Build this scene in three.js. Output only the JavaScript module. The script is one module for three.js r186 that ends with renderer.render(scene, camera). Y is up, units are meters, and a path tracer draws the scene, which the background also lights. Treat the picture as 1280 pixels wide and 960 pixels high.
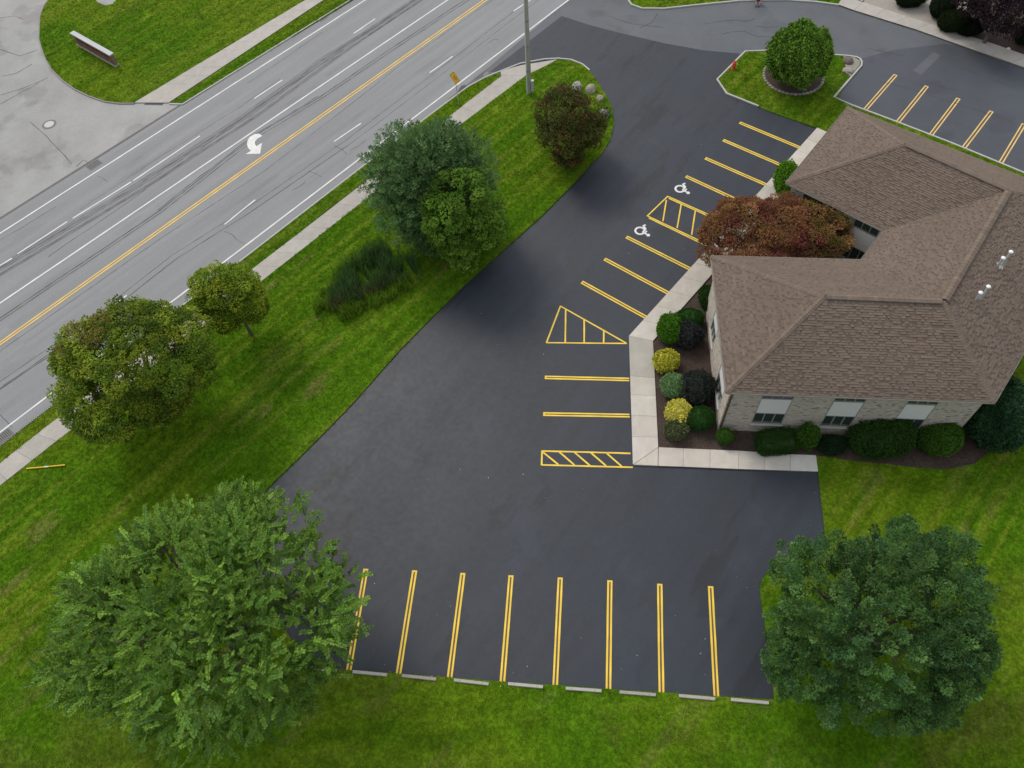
import * as THREE from 'three';
import { mergeGeometries } from 'three/addons/utils/BufferGeometryUtils.js';
import { MarchingCubes } from 'three/addons/objects/MarchingCubes.js';

// ───────────────────────── camera, sky, sun, exposure ─────────────────────────
const scene = new THREE.Scene();
const FOCAL = 980, HIGH = 42.783;                          // lens in photo pixels, flying height in metres
const camera = new THREE.PerspectiveCamera(2 * Math.atan(480 / FOCAL) * 180 / Math.PI, 4 / 3, 0.5, 2000);
const DOWN = new THREE.Vector3(702.16 - 640, -(1099.93 - 480), -FOCAL).normalize();
const CUP = DOWN.clone().negate();
const CN = new THREE.Vector3(0, 0, -1).addScaledVector(CUP, -new THREE.Vector3(0, 0, -1).dot(CUP)).normalize();
const CR = new THREE.Vector3().crossVectors(CN, CUP);
{
  const m = new THREE.Matrix4().makeBasis(
    new THREE.Vector3(CR.x, CUP.x, -CN.x), new THREE.Vector3(CR.y, CUP.y, -CN.y), new THREE.Vector3(CR.z, CUP.z, -CN.z));
  camera.position.set(0, HIGH, 0); camera.quaternion.setFromRotationMatrix(m);
}
scene.add(camera);
const SUN = new THREE.Vector3(-0.45, 0.86, -0.74).normalize();
{
  const W = 512, Hh = 256, d = new Float32Array(W * Hh * 4);
  for (let j = 0; j < Hh; j++) for (let i = 0; i < W; i++) {
    const el = ((j + 0.5) / Hh - 0.5) * Math.PI, az = ((i + 0.5) / W - 0.5) * 2 * Math.PI;
    const s = Math.max(0, Math.sin(el));
    let L = el > 0 ? 0.52 * (0.85 + 0.15 * s) : 0.14;
    const cl = Math.sin(az * 3 + 5 * s) * Math.sin(az * 7 - 9 * s + 1) * 0.05 + Math.sin(az * 2 + 1 + 11 * s) * 0.04;
    if (el > 0) { const ca = Math.cos(el) * Math.cos(az) * SUN.x + Math.sin(el) * SUN.y + Math.cos(el) * Math.sin(az) * SUN.z, an = Math.acos(Math.min(1, ca)); L *= (1 + cl) * (1 + 1.0 * Math.exp(-an * an / 0.5)); }   // cloud is brighter round the veiled sun
    const k = (j * W + i) * 4; d[k] = L * 0.95; d[k + 1] = L * 1.0; d[k + 2] = L * 1.085; d[k + 3] = 1;
  }
  const t = new THREE.DataTexture(d, W, Hh, THREE.RGBAFormat, THREE.FloatType);
  t.mapping = THREE.EquirectangularReflectionMapping; t.magFilter = t.minFilter = THREE.LinearFilter; t.needsUpdate = true;
  scene.background = t; scene.environment = t;
}
const sun = new THREE.DirectionalLight(0xfff3e4, 1.4);
sun.position.copy(SUN).multiplyScalar(120).add(new THREE.Vector3(0, 0, -35)); sun.target.position.set(0, 0, -35);
sun.castShadow = true; sun.shadow.radius = 38; sun.shadow.mapSize.set(4096, 4096);
Object.assign(sun.shadow.camera, { left: -70, right: 70, top: 70, bottom: -70, near: 1, far: 300 });
scene.add(sun, sun.target);
const renderer = new THREE.WebGLRenderer({ antialias: true });
renderer.setSize(1024, 768);
renderer.toneMapping = THREE.LinearToneMapping; renderer.toneMappingExposure = 1.38;
renderer.shadowMap.enabled = true; renderer.shadowMap.type = THREE.PCFSoftShadowMap;

// ───────────────────────── helpers ─────────────────────────
const V = (x, y, z) => new THREE.Vector3(x, y, z);
function rng(a) { return () => { a |= 0; a = a + 0x6D2B79F5 | 0; let t = Math.imul(a ^ a >>> 15, 1 | a); t = t + Math.imul(t ^ t >>> 7, 61 | t) ^ t; return ((t ^ t >>> 14) >>> 0) / 4294967296; }; }
const ray = (x, y) => { const d = V(x - 640, 480 - y, -FOCAL); return V(d.dot(CR), d.dot(CUP), -d.dot(CN)); };
const P = (x, y, h = 0) => { const d = ray(x, y), t = (HIGH - h) / -d.y; return V(d.x * t, h, d.z * t); };   // photo pixel -> point at height h
const metres = (x, y, h, px) => { const d = ray(x, y); return px * (HIGH - h) / -d.y; };                          // how long px pixels are there
const toPx = v => { const w = v.clone(); w.y -= HIGH; const c = V(w.x * CR.x + w.y * CUP.x - w.z * CN.x, w.x * CR.y + w.y * CUP.y - w.z * CN.y, w.x * CR.z + w.y * CUP.z - w.z * CN.z); return [640 - FOCAL * c.x / c.z, 480 + FOCAL * c.y / c.z]; };
const HASH = new Uint8Array(65536); { const r = rng(77); for (let i = 0; i < 65536; i++) HASH[i] = r() * 256; }
const hash = (i, j) => HASH[((i * 73 + j * 4099 + (i * j & 255) * 17) & 65535)] / 255;
function noise(x, y) { const i = Math.floor(x), j = Math.floor(y); let f = x - i, g = y - j; f = f * f * (3 - 2 * f); g = g * g * (3 - 2 * g); const a = hash(i, j), b = hash(i + 1, j), c = hash(i, j + 1), d = hash(i + 1, j + 1); return a + (b - a) * f + (c - a) * g + (a - b - c + d) * f * g; }
function fbm(x, y, o = 4) { let s = 0, a = 0.5, t = 0; for (let k = 0; k < o; k++) { s += a * noise(x, y); t += a; x = x * 2.03 + 17.3; y = y * 2.03 + 5.1; a *= 0.5; } return s / t; }
const sstep = (a, b, x) => { x = Math.min(1, Math.max(0, (x - a) / (b - a))); return x * x * (3 - 2 * x); };
const mix3 = (a, b, t) => [a[0] + (b[0] - a[0]) * t, a[1] + (b[1] - a[1]) * t, a[2] + (b[2] - a[2]) * t];
const enc = v => Math.min(255, Math.max(0, (v <= 0.0031308 ? v * 12.92 : 1.055 * Math.pow(v, 1 / 2.4) - 0.055) * 255));
function texture(w, h, fn, srgb = true) {                  // fn(u, v) -> linear rgb (or one number)
  const d = new Uint8Array(w * h * 4);
  for (let j = 0; j < h; j++) for (let i = 0; i < w; i++) {
    const c = fn((i + 0.5) / w, (j + 0.5) / h), k = (j * w + i) * 4;
    if (typeof c === 'number') d[k] = d[k + 1] = d[k + 2] = c * 255; else { d[k] = enc(c[0]); d[k + 1] = enc(c[1]); d[k + 2] = enc(c[2]); }
    d[k + 3] = 255;
  }
  const t = new THREE.DataTexture(d, w, h); t.wrapS = t.wrapT = THREE.RepeatWrapping; t.magFilter = THREE.LinearFilter; t.minFilter = THREE.LinearMipmapLinearFilter; t.generateMipmaps = true;
  if (srgb) t.colorSpace = THREE.SRGBColorSpace; t.needsUpdate = true; return t;
}
const lin = (r, g, b) => new THREE.Color().setRGB(r, g, b);
const mat = (c, rough = 0.9, o = {}) => new THREE.MeshStandardMaterial({ color: Array.isArray(c) ? lin(...c) : c, roughness: rough, side: THREE.DoubleSide, ...o });
const taken = {};
function numbered(n) { const k = taken[n] = (taken[n] ?? -1) + 1; return k ? `${n}_${String(k).padStart(3, '0')}` : n; }
function shade(o) { o.castShadow = o.receiveShadow = true; return o; }
function part(name, geo, m, parent, stuff) { const o = shade(new THREE.Mesh(geo, m)); o.name = name; if (stuff) o.userData.kind = 'stuff'; parent.add(o); return o; }
function thing(name, label, category, pos, group) {
  const o = new THREE.Group(); o.name = numbered(name); if (pos) o.position.copy(pos); o.userData = { label, category }; if (group) o.userData.group = group; scene.add(o); return o;
}
function struct(name, geo, m) { const o = shade(new THREE.Mesh(geo, m)); o.name = numbered(name); o.userData.kind = 'structure'; scene.add(o); return o; }
function bare(geo) { const g = geo.index ? geo.toNonIndexed() : geo; for (const k of Object.keys(g.attributes)) if (!['position', 'normal', 'uv', 'color'].includes(k)) g.deleteAttribute(k); return g; }
const merge = list => mergeGeometries(list.map(bare));
const REG = { x0: -50, n0: -5, s: 100 };                   // the plan area that the ground maps cover, in metres
function slab(pts, top, bot, sides = true) {              // pts: Vector3 list (plan outline); flat top with sides, uv in plan metres
  let p = pts.map(q => new THREE.Vector2(q.x, -q.z)); if (THREE.ShapeUtils.isClockWise(p)) p = p.reverse();
  const tri = THREE.ShapeUtils.triangulateShape(p, []), pos = [], uv = [];
  const put = (q, y) => { pos.push(q.x, y, -q.y); uv.push((q.x - REG.x0) / REG.s, (q.y - REG.n0) / REG.s); };
  for (const t of tri) for (const i of t) put(p[i], top);
  if (sides) for (let i = 0; i < p.length; i++) { const a = p[i], b = p[(i + 1) % p.length]; put(a, bot); put(b, bot); put(b, top); put(a, bot); put(b, top); put(a, top); }
  const g = new THREE.BufferGeometry(); g.setAttribute('position', new THREE.Float32BufferAttribute(pos, 3)); g.setAttribute('uv', new THREE.Float32BufferAttribute(uv, 2)); g.computeVertexNormals(); return g;
}
const px = list => list.map(([x, y]) => P(x, y));
function inside(poly, x, z) { let c = false; for (let i = 0, j = poly.length - 1; i < poly.length; j = i++) { const a = poly[i], b = poly[j]; if ((a.z > z) !== (b.z > z) && x < (b.x - a.x) * (z - a.z) / (b.z - a.z) + a.x) c = !c; } return c; }
function ribbon(pts, w, y, o = {}) {                       // flat band along plan points; wob: wandering, vary: uneven width
  const { wob = 0, vary = 0, seed = 1, step = 0 } = o; let q = pts;
  if (step) { q = []; for (let i = 0; i + 1 < pts.length; i++) { const n = Math.max(1, Math.round(pts[i].distanceTo(pts[i + 1]) / step)); for (let k = 0; k < n; k++) q.push(pts[i].clone().lerp(pts[i + 1], k / n)); } q.push(pts[pts.length - 1].clone()); }
  const pos = [], uv = []; let len = 0; const L = [], R = [];
  q.forEach((c, i) => {
    const a = q[Math.max(0, i - 1)], b = q[Math.min(q.length - 1, i + 1)], d = b.clone().sub(a).setY(0).normalize(), n = V(-d.z, 0, d.x);
    if (i) len += c.distanceTo(q[i - 1]);
    const off = wob * (fbm(len * 0.9 + seed * 31.7, seed * 9.1, 3) - 0.5) * 2, ww = w * (1 + vary * (noise(len * 2.3 + seed * 11.3, seed * 3.3) - 0.5) * 2);
    L.push([c.x + n.x * (off + ww / 2), c.z + n.z * (off + ww / 2), len]); R.push([c.x + n.x * (off - ww / 2), c.z + n.z * (off - ww / 2), len]);
  });
  const put = (p, v) => { pos.push(p[0], y, p[1]); uv.push(p[2] / 4, v * w / 4); };
  for (let i = 0; i + 1 < q.length; i++) { put(R[i], 0); put(R[i + 1], 0); put(L[i + 1], 1); put(R[i], 0); put(L[i + 1], 1); put(L[i], 1); }
  const g = new THREE.BufferGeometry(); g.setAttribute('position', new THREE.Float32BufferAttribute(pos, 3)); g.setAttribute('uv', new THREE.Float32BufferAttribute(uv, 2)); g.computeVertexNormals(); return g;
}
function kerb(pts, w, top, bot = -0.02) {                  // a kerb along plan points with a chamfered upper edge
  const prof = [[-w / 2, bot], [-w / 2, top - 0.02], [-w / 2 + 0.02, top], [w / 2 - 0.02, top], [w / 2, top - 0.02], [w / 2, bot]], pos = [], uv = []; let len = 0;
  const rows = pts.map((c, i) => {
    const a = pts[Math.max(0, i - 1)], b = pts[Math.min(pts.length - 1, i + 1)], d = b.clone().sub(a).setY(0).normalize(), n = V(-d.z, 0, d.x); if (i) len += c.distanceTo(pts[i - 1]);
    return prof.map(([o, y], k) => [c.x + n.x * o, y, c.z + n.z * o, len / 2, k * 0.06]);
  });
  const put = r => { pos.push(r[0], r[1], r[2]); uv.push(r[3], r[4]); };
  for (let i = 0; i + 1 < rows.length; i++) for (let k = 0; k < 5; k++) { const a = rows[i][k], b = rows[i + 1][k], c = rows[i + 1][k + 1], d = rows[i][k + 1]; put(a); put(c); put(b); put(a); put(d); put(c); }
  for (const r of [rows[0], rows[rows.length - 1]]) for (let k = 1; k < 5; k++) { put(r[0]); put(r[k]); put(r[k + 1]); }
  const g = new THREE.BufferGeometry(); g.setAttribute('position', new THREE.Float32BufferAttribute(pos, 3)); g.setAttribute('uv', new THREE.Float32BufferAttribute(uv, 2)); g.computeVertexNormals(); return g;
}
function box(w, h, d, x = 0, y = 0, z = 0) { const g = new THREE.BoxGeometry(w, h, d); g.translate(x, y, z); return g; }
function rod(a, b, r0, r1 = r0, n = 8) { const d = b.clone().sub(a), g = new THREE.CylinderGeometry(r1, r0, d.length(), n); g.applyQuaternion(new THREE.Quaternion().setFromUnitVectors(V(0, 1, 0), d.clone().normalize())); const c = a.clone().add(b).multiplyScalar(0.5); g.translate(c.x, c.y, c.z); return g; }
function quadMesh(pos, col, uv) { const g = new THREE.BufferGeometry(); g.setAttribute('position', new THREE.Float32BufferAttribute(pos, 3)); if (col) g.setAttribute('color', new THREE.Float32BufferAttribute(col, 3)); if (uv) g.setAttribute('uv', new THREE.Float32BufferAttribute(uv, 2)); g.computeVertexNormals(); return g; }

// ───────────────────────── ground materials ─────────────────────────
const RD = Math.PI / 180 * 44.2, rc = Math.cos(RD), rs = Math.sin(RD);   // the street's direction in plan
function lawnColour(x, n) {
  const a = x * rc + n * rs, b = -x * rs + n * rc, south = sstep(14, 8, n), north = sstep(40, 50, n);
  let c = mix3([0.058, 0.134, 0.004], [0.090, 0.156, 0.006], sstep(0.35, 0.7, fbm(x / 7 + 3, n / 7, 3)));
  const st = fbm(a / 9, b / 0.42 + 40, 3) * (1 - south) + fbm(x / 5, n / 0.9, 3) * south;
  c = mix3(c, [0.140, 0.180, 0.016], sstep(0.5, 0.76, st) * (0.55 - 0.3 * south));
  c = mix3(c, [0.042, 0.098, 0.003], sstep(0.48, 0.26, st) * 0.5);
  c = mix3(c, [0.165, 0.152, 0.045], sstep(0.64, 0.8, fbm(a / 3.4 + 9, b / 0.8, 4)) * 0.5 * (1 - 0.85 * north) * (1 - 0.5 * south));
  c = mix3(c, [0.088, 0.094, 0.016], sstep(0.5, 0.72, fbm(x / 3.1 + 50, n / 2.4, 4)) * (0.12 + 0.3 * south));
  const d = fbm(x * 2.1, n * 2.1, 3), e = 0.74 + 0.52 * d; return [c[0] * e, c[1] * e, c[2] * e];
}
const lawnTex = texture(2048, 2048, (u, v) => { const x = REG.x0 + u * REG.s, n = REG.n0 + v * REG.s, c = lawnColour(x, n), k = 0.62 + 0.76 * noise(x * 11, n * 11); return [c[0] * k, c[1] * k, c[2] * k]; });
const sealTex = texture(2048, 2048, (u, v) => {           // fresh sealer over old asphalt: broom sweeps, thin patches, scuffs
  const x = REG.x0 + u * REG.s, n = REG.n0 + v * REG.s, a = x * 0.66 + n * 0.75, b = -x * 0.75 + n * 0.66;
  let k = 0.0225 + 0.006 * (fbm(x / 5, n / 5, 4) - 0.5) + 0.010 * (fbm(a / 7, b / 0.6, 4) - 0.5) + 0.006 * (noise(x * 18, n * 18) - 0.5);
  k -= 0.009 * sstep(0.6, 0.72, fbm(a / 4 + 8, b / 0.9 + 3, 4)) * sstep(0.5, 0.6, noise(x / 6, n / 6));
  k += 0.005 * sstep(0.66, 0.78, fbm(x / 2.2 + 20, n / 2.2, 5));
  k *= 0.92 + 0.16 * fbm(x / 14, n / 14, 2);
  const warm = (fbm(x / 4 + 60, n / 4, 3) - 0.5) * 0.16;
  return [k * (0.74 + warm), k * 0.98, k * (1.42 - warm)];
});
const sealRough = texture(1024, 1024, (u, v) => { const x = u * 100, n = v * 100; return 0.64 + 0.10 * (fbm(x / 3, n / 3, 4) - 0.5) + 0.08 * (noise(x * 5, n * 5) - 0.5); }, false);
const paveTex = texture(1024, 1024, (u, v) => {           // weathered asphalt, neutral, multiplied by a material colour
  const x = REG.x0 + u * REG.s, n = REG.n0 + v * REG.s; let k = 0.86 + 0.22 * (fbm(x / 8, n / 8, 4) - 0.5) + 0.2 * (fbm(x / 1.4 + 7, n / 1.4, 3) - 0.5) + 0.1 * (noise(x * 9, n * 9) - 0.5);
  k -= 0.16 * sstep(0.62, 0.72, fbm(x / 3.3 + 31, n / 3.3, 5)); return [k * (0.99 + 0.04 * (noise(x / 6, n / 6) - 0.5)), k, k];
});
const roadTex = texture(2048, 1024, (u, v) => {           // street: u runs along 60 m, v across 24 m; wheel paths and paving seams
  const a = u * 60, b = v * 24; let k = 0.238 + 0.03 * (fbm(a / 6, b / 2, 4) - 0.5) + 0.045 * (fbm(a / 20, b / 0.45 + 9, 4) - 0.5) + 0.016 * (noise(a * 9, b * 9) - 0.5);
  const w = 0.5 + 0.5 * Math.cos((b - 0.9) / 1.66 * 2 * Math.PI / 1.0); k *= 0.93 + 0.09 * w * fbm(a / 9 + 4, b, 2);
  k -= 0.02 * sstep(0.62, 0.75, fbm(a / 5 + 40, b / 1.2, 4)); return [k * 0.985, k, k * 1.015];
});
const grainTex = texture(512, 512, (u, v) => { const k = 0.84 + 0.2 * (noise(u * 256, v * 256) - 0.5) + 0.22 * (fbm(u * 6, v * 6, 5) - 0.5); return [k, k * 0.995, k * 0.98]; });
const mulchTex = texture(1024, 1024, (u, v) => { const k = 0.35 + 1.3 * noise(u * 520, v * 400) * (0.6 + 0.8 * fbm(u * 40, v * 40, 3)); return [0.055 * k, 0.037 * k, 0.028 * k]; });
const barkTex = texture(256, 256, (u, v) => { const k = 0.6 + 0.8 * fbm(u * 40, v * 6, 4); return [0.11 * k, 0.09 * k, 0.072 * k]; });
const tile = (t, n) => { const c = t.clone(); c.repeat.set(n, n); c.needsUpdate = true; return c; };
const M = {
  lawn: new THREE.MeshPhysicalMaterial({ map: lawnTex, roughness: 1, specularIntensity: 0.1, side: THREE.DoubleSide }),
  seal: new THREE.MeshPhysicalMaterial({ map: sealTex, roughness: 0.9, roughnessMap: sealRough, ior: 1.52, side: THREE.DoubleSide }),
  drive: mat([0.105, 0.113, 0.125], 0.66, { map: paveTex }),
  back: mat([0.066, 0.074, 0.088], 0.6, { map: paveTex }),
  farDrive: mat([0.35, 0.342, 0.33], 0.85, { map: paveTex }),
  patch: mat([0.085, 0.09, 0.097], 0.7, { map: paveTex }),
  patchDark: mat([0.07, 0.07, 0.075], 0.8, { map: paveTex }),
  road: mat(0xffffff, 0.8, { map: roadTex }),
  tar: mat([0.05, 0.05, 0.052], 0.7),
  crack: mat([0.05, 0.05, 0.05], 0.95),
  white: mat([0.78, 0.78, 0.77], 0.7, { map: tile(grainTex, 2) }),
  yellow: mat([0.92, 0.64, 0.06], 0.65, { map: tile(grainTex, 2) }),
  amber: mat([0.82, 0.60, 0.22], 0.75, { map: tile(grainTex, 2) }),
  rust: mat([0.13, 0.075, 0.05], 0.8),
  kerb: mat([0.52, 0.51, 0.48], 0.9, { map: grainTex }),
  conc: [[0.60, 0.555, 0.49], [0.565, 0.525, 0.465], [0.625, 0.58, 0.52], [0.58, 0.535, 0.475]].map(c => mat(c, 0.9, { map: tile(grainTex, 40) })),
  concGrey: mat([0.455, 0.435, 0.385], 0.9, { map: tile(grainTex, 40) }),
  concPale: mat([0.66, 0.64, 0.59], 0.95, { map: tile(grainTex, 60) }),
  walk: [[0.47, 0.44, 0.40], [0.495, 0.465, 0.425], [0.45, 0.425, 0.385]].map(c => mat(c, 0.9, { map: tile(grainTex, 40) })),
  dirt: mat([0.17, 0.15, 0.12], 1),
  mulch: mat(0xffffff, 1, { map: tile(mulchTex, 8) }),
  gravel: mat([0.36, 0.33, 0.29], 1, { map: tile(grainTex, 130) }),
  bark: mat(0xffffff, 1, { map: barkTex }),
  greyBark: mat([0.8, 0.8, 0.8], 1, { map: barkTex }),
};

// ───────────────────────── ground, street, lots ─────────────────────────
{
  const g = new THREE.PlaneGeometry(900, 900, 60, 60); g.rotateX(-Math.PI / 2); g.translate(0, -0.03, -40);
  const p = g.attributes.position, uv = g.attributes.uv; for (let i = 0; i < p.count; i++) uv.setXY(i, (p.getX(i) - REG.x0) / REG.s, (-p.getZ(i) - REG.n0) / REG.s);
  struct('ground', g, M.lawn);
}
const extend = (a, b, da, db) => { const d = b.clone().sub(a).normalize(); return [a.clone().addScaledVector(d, -da), b.clone().addScaledVector(d, db)]; };
const nearEdge = extend(P(0, 559), P(585, 109), 160, 260), farEdge = extend(P(0, 275.5), P(430, 3), 160, 260);
const along = v => v.x * rc - v.z * rs, across = v => -v.x * rs - v.z * rc;
const road = (() => {
  const pts = [nearEdge[0], nearEdge[1], farEdge[1], farEdge[0]], g = slab(pts, 0, -0.02), p = g.attributes.position, uv = g.attributes.uv;
  for (let i = 0; i < p.count; i++) { const v = V(p.getX(i), 0, p.getZ(i)); uv.setXY(i, along(v) / 60, across(v) / 24); }
  return struct('road', g, M.road);
})();
const farDrive = (() => { const o = V(-rs, 0, -rc); const f0 = farEdge[0], f1 = P(330, 66); return struct('driveway', slab([f0, f1, f1.clone().addScaledVector(o, 60), f0.clone().addScaledVector(o, 60)], -0.005, -0.02), M.farDrive); })();
// weathered driveway apron and lane around the planted island
const driveway = struct('driveway', slab(px([[560, 124], [611, 84], [720, -9], [790, -60], [1130, -45], [1130, 30], [1280, 75], [1380, 112], [1380, 150], [1077, 84], [1000, 170], [860, 190], [740, 130]]), 0.002, -0.02), M.drive);
const rearLot = struct('parking_lot', slab(px([[1072, 74], [1120, 62], [1180, 55], [1212, 57], [1280, 80], [1400, 124], [1400, 300], [1030, 160]]), 0.006, -0.02), M.back);
const lotEdge = [[702, 20], [612, 90], [660, 88], [700, 84], [724, 92], [745, 120], [750, 160], [735, 190], [650, 275], [525, 395], [430, 498], [330, 598], [288, 650], [318, 748], [380, 840], [440, 841], [627, 855.5], [831, 869], [968, 877], [967, 830], [958, 770], [953, 735], [966, 716], [1010, 700], [1036, 678], [1034, 655], [1026, 580], [960, 560], [830, 560], [830, 440], [1050, 175], [1000, 145], [950, 128], [915, 112], [902, 98], [915, 80], [925, 67], [880, 63], [830, 54], [770, 40], [736, 31]];
const lot = struct('parking_lot', slab(px(lotEdge), 0.006, -0.02), M.seal);
for (const [list, m] of [[[[1141, 88], [1151, 94], [1176, 69.5], [1167, 65]], M.drive], [[[643, 84.5], [675, 78.5], [672, 82], [650, 86.5]], M.patchDark]])
  part('asphalt_patch', slab(px(list), 0.0105, 0), m, rearLot);
part('asphalt_patch', slab(px([[180, 131], [184, 126.5], [207, 126], [203, 131.5]]), 0.008, 0), M.patchDark, farDrive);
part('asphalt_patch', slab(px([[572, 114], [577, 107], [582, 106], [584, 108.5], [575, 115.5]]), 0.004, 0), M.patchDark, road);

// lawns (raised above the paving) and their grass
const LAWN = 0.07;
const strip = [[698, 75.5], [714, 76.5], [728, 82], [737, 89.5], [747, 103.5], [760.5, 124.5], [766, 138], [767, 156], [763, 175], [752, 193], [736, 209], [719, 228], [679, 269], [632, 311], [584, 354], [540, 397], [500, 438], [440, 506], [390, 557], [340, 606], [300, 647], [300, 670], [330, 742], [385, 834], [438, 838], [500, 842.4], [562, 847], [627, 852.3], [700, 856.8], [762, 861.5], [831, 866], [895, 870.5], [967.5, 874.5], [965.5, 850], [963.7, 830], [955.5, 778], [949.8, 741], [951, 727], [960, 713], [985, 697], [1020, 688], [1032, 675], [1030, 659], [1022.3, 590.8],
  [1019.5, 570.5], [1040, 573], [1069, 577], [1110, 581], [1147, 585.5], [1183, 587.5], [1218, 580], [1244, 561], [1290, 520], [1330, 470], [1600, 520], [1600, 1150], [-260, 1150], [-260, 800], [0, 609], [101, 528.5], [245, 417.6], [324, 354.5], [393, 300.5], [400, 294], [573, 158.5], [658, 94.5], [677.5, 85.5]];
const verge = [[-90, 628], [0, 559.5], [74, 502.5], [311, 320], [430, 228], [538, 145], [585, 110], [606, 98.5], [623, 92], [627, 95.5], [559.6, 148], [400, 270.5], [364.6, 299.5], [232, 399.5], [72, 523.5], [0, 580.5], [-90, 651]];
const island = [[897.5, 100], [932, 66], [964, 65], [1000, 66.5], [1041, 70.2], [1069.5, 73.2], [1075, 77], [1075.3, 82], [1040.5, 122.3], [1063, 133], [1120, 154], [1190, 181], [1281, 219], [1420, 278], [1330, 330], [1080, 215], [1033.5, 165.5], [1023, 161.5], [967.5, 142], [948, 134], [908.5, 118]];
const northLawn = [[779, -20], [784.5, -2], [790.5, 5.8], [803, 10], [830, 10.2], [870, 5.8], [926, 0.2], [982, -0.6], [1020, 1.8], [1047, 5.6], [1056, -8], [1060, -40], [780, -60]];
const farLawn = [[68, -10], [56, 8], [51, 22], [50, 50], [56, 70], [65, 86], [79, 100], [95, 111.5], [113, 120], [132, 126.5], [150, 129], [168, 128.5], [383, -0.5], [481, -60], [330, -90], [210, -45], [150, -4], [141, 5.5], [132, 7.5], [124, 4.5], [115, -4], [98, -16]];
const farVerge = [[213, 129], [228, 130], [430, 7], [535, -58], [497, -59.5]];
const blade = (() => { const r = rng(5), pos = []; for (let i = 0; i < 6; i++) { const a = r() * 6.28, w = 0.012 + r() * 0.008, h = 0.035 + r() * 0.035, x = (r() - 0.5) * 0.09, z = (r() - 0.5) * 0.09, l = 0.04 + r() * 0.04, c = Math.cos(a), s = Math.sin(a); pos.push(x - s * w, 0, z + c * w, x + s * w, 0, z - c * w, x + c * l, h, z + s * l); } return quadMesh(pos); })();
const bladeMat = new THREE.MeshPhysicalMaterial({ color: 0xffffff, roughness: 0.95, specularIntensity: 0.1, side: THREE.DoubleSide });
const dummy = new THREE.Object3D(), col = new THREE.Color();
function grass(poly, label, per, seed) {
  const r = rng(seed), w = poly.map(p => P(...p)), list = [];
  let x0 = 1e9, x1 = -1e9, z0 = 1e9, z1 = -1e9; for (const p of w) { x0 = Math.min(x0, p.x); x1 = Math.max(x1, p.x); z0 = Math.min(z0, p.z); z1 = Math.max(z1, p.z); }
  x0 = Math.max(x0, -52); x1 = Math.min(x1, 50); z0 = Math.max(z0, -84); z1 = Math.min(z1, -1);
  const n = (x1 - x0) * (z1 - z0) * per;
  for (let i = 0; i < n; i++) { const x = x0 + r() * (x1 - x0), z = z0 + r() * (z1 - z0); if (!inside(w, x, z)) continue; const q = toPx(V(x, 0, z)); if (q[0] < -60 || q[0] > 1340 || q[1] < -40 || q[1] > 1000) continue; list.push([x, z]); }
  const m = new THREE.InstancedMesh(blade, bladeMat, list.length);
  list.forEach(([x, z], i) => {
    const s = 0.7 + r() * 0.7; dummy.position.set(x, LAWN - 0.01, z); dummy.rotation.set(0, r() * 6.28, 0); dummy.scale.set(s * 1.15, s, s * 1.15); dummy.updateMatrix(); m.setMatrixAt(i, dummy.matrix);
    const c = lawnColour(x, -z), k = 0.8 + 0.6 * r(); m.setColorAt(i, col.setRGB(c[0] * k, c[1] * k, c[2] * k));
  });
  m.name = numbered('grass'); m.userData = { label, category: 'grass', kind: 'stuff' }; shade(m); scene.add(m);
}
for (const [p, label, per, seed] of [[strip, 'mown grass of the long lawn between the street and the sealed lot', 52, 11], [verge, 'narrow grass verge between kerb and pavement beside the sealed lot', 70, 12], [island, 'bright grass of the kerbed island around the round bush', 60, 13], [northLawn, 'grass along the kerb where a person sits', 60, 14], [farLawn, 'rounded lawn around the low brick sign', 42, 15], [farVerge, 'grass verge across the street from the lot', 60, 16]]) {
  struct('lawn', slab(px(p), LAWN, -0.02), M.lawn); grass(p, label, per, seed);
}
// kerbs
for (const k of [[[0, 558.5], [74, 501.5], [311, 319], [430, 227], [538, 144], [585, 109], [606, 97.5], [622, 91], [650, 80], [680, 74.6], [698, 73.6], [714, 75.2], [728, 80.8], [737, 88.3]]]) struct('kerb', kerb(px(k), 0.14, 0.1), M.kerb);
struct('kerb', kerb(extend(P(0, 558.5), P(74, 501.5), 40, 0), 0.14, 0.1), M.kerb);
struct('kerb', kerb(px([[1023, 161], [967.5, 141.3], [948, 133.4], [908.4, 117.6], [896.4, 100], [931.4, 65], [964, 63.9], [1000, 65.4], [1041.6, 69.2], [1060, 70.6], [1070.6, 72.2], [1075, 74.4], [1077, 78], [1076.6, 82.6], [1042.2, 122.2], [1064, 132], [1120, 153], [1190, 180], [1281, 217.5], [1420, 277]].slice(2)), 0.15, 0.12), M.kerb);
struct('kerb', kerb(px([[779, -22], [783.5, -2], [789.5, 6.6], [803, 11.2], [830, 11.4], [870, 7], [926, 1.4], [982, 0.4], [1020, 3], [1048, 6.8]]), 0.15, 0.12), M.kerb);
struct('kerb', kerb(px([[67, -8], [55, 8], [50, 22], [49, 50], [55, 70], [64, 87], [78, 101], [94, 112.5], [112, 121], [131, 127.5], [150, 130], [168, 129.8]]), 0.13, 0.1), mat([0.3, 0.29, 0.27], 0.95, { map: grainTex }));
struct('kerb', kerb([P(212, 130.2), P(228, 130.8), ...extend(P(229, 130.4), P(430, 5.5), 0, 60)], 0.14, 0.09), M.kerb);
struct('gutter', ribbon(extend(P(0, 273), P(226, 131), 60, 0), 0.22, 0.003), mat([0.16, 0.155, 0.15], 0.95, { map: tile(grainTex, 4) }));

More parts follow.
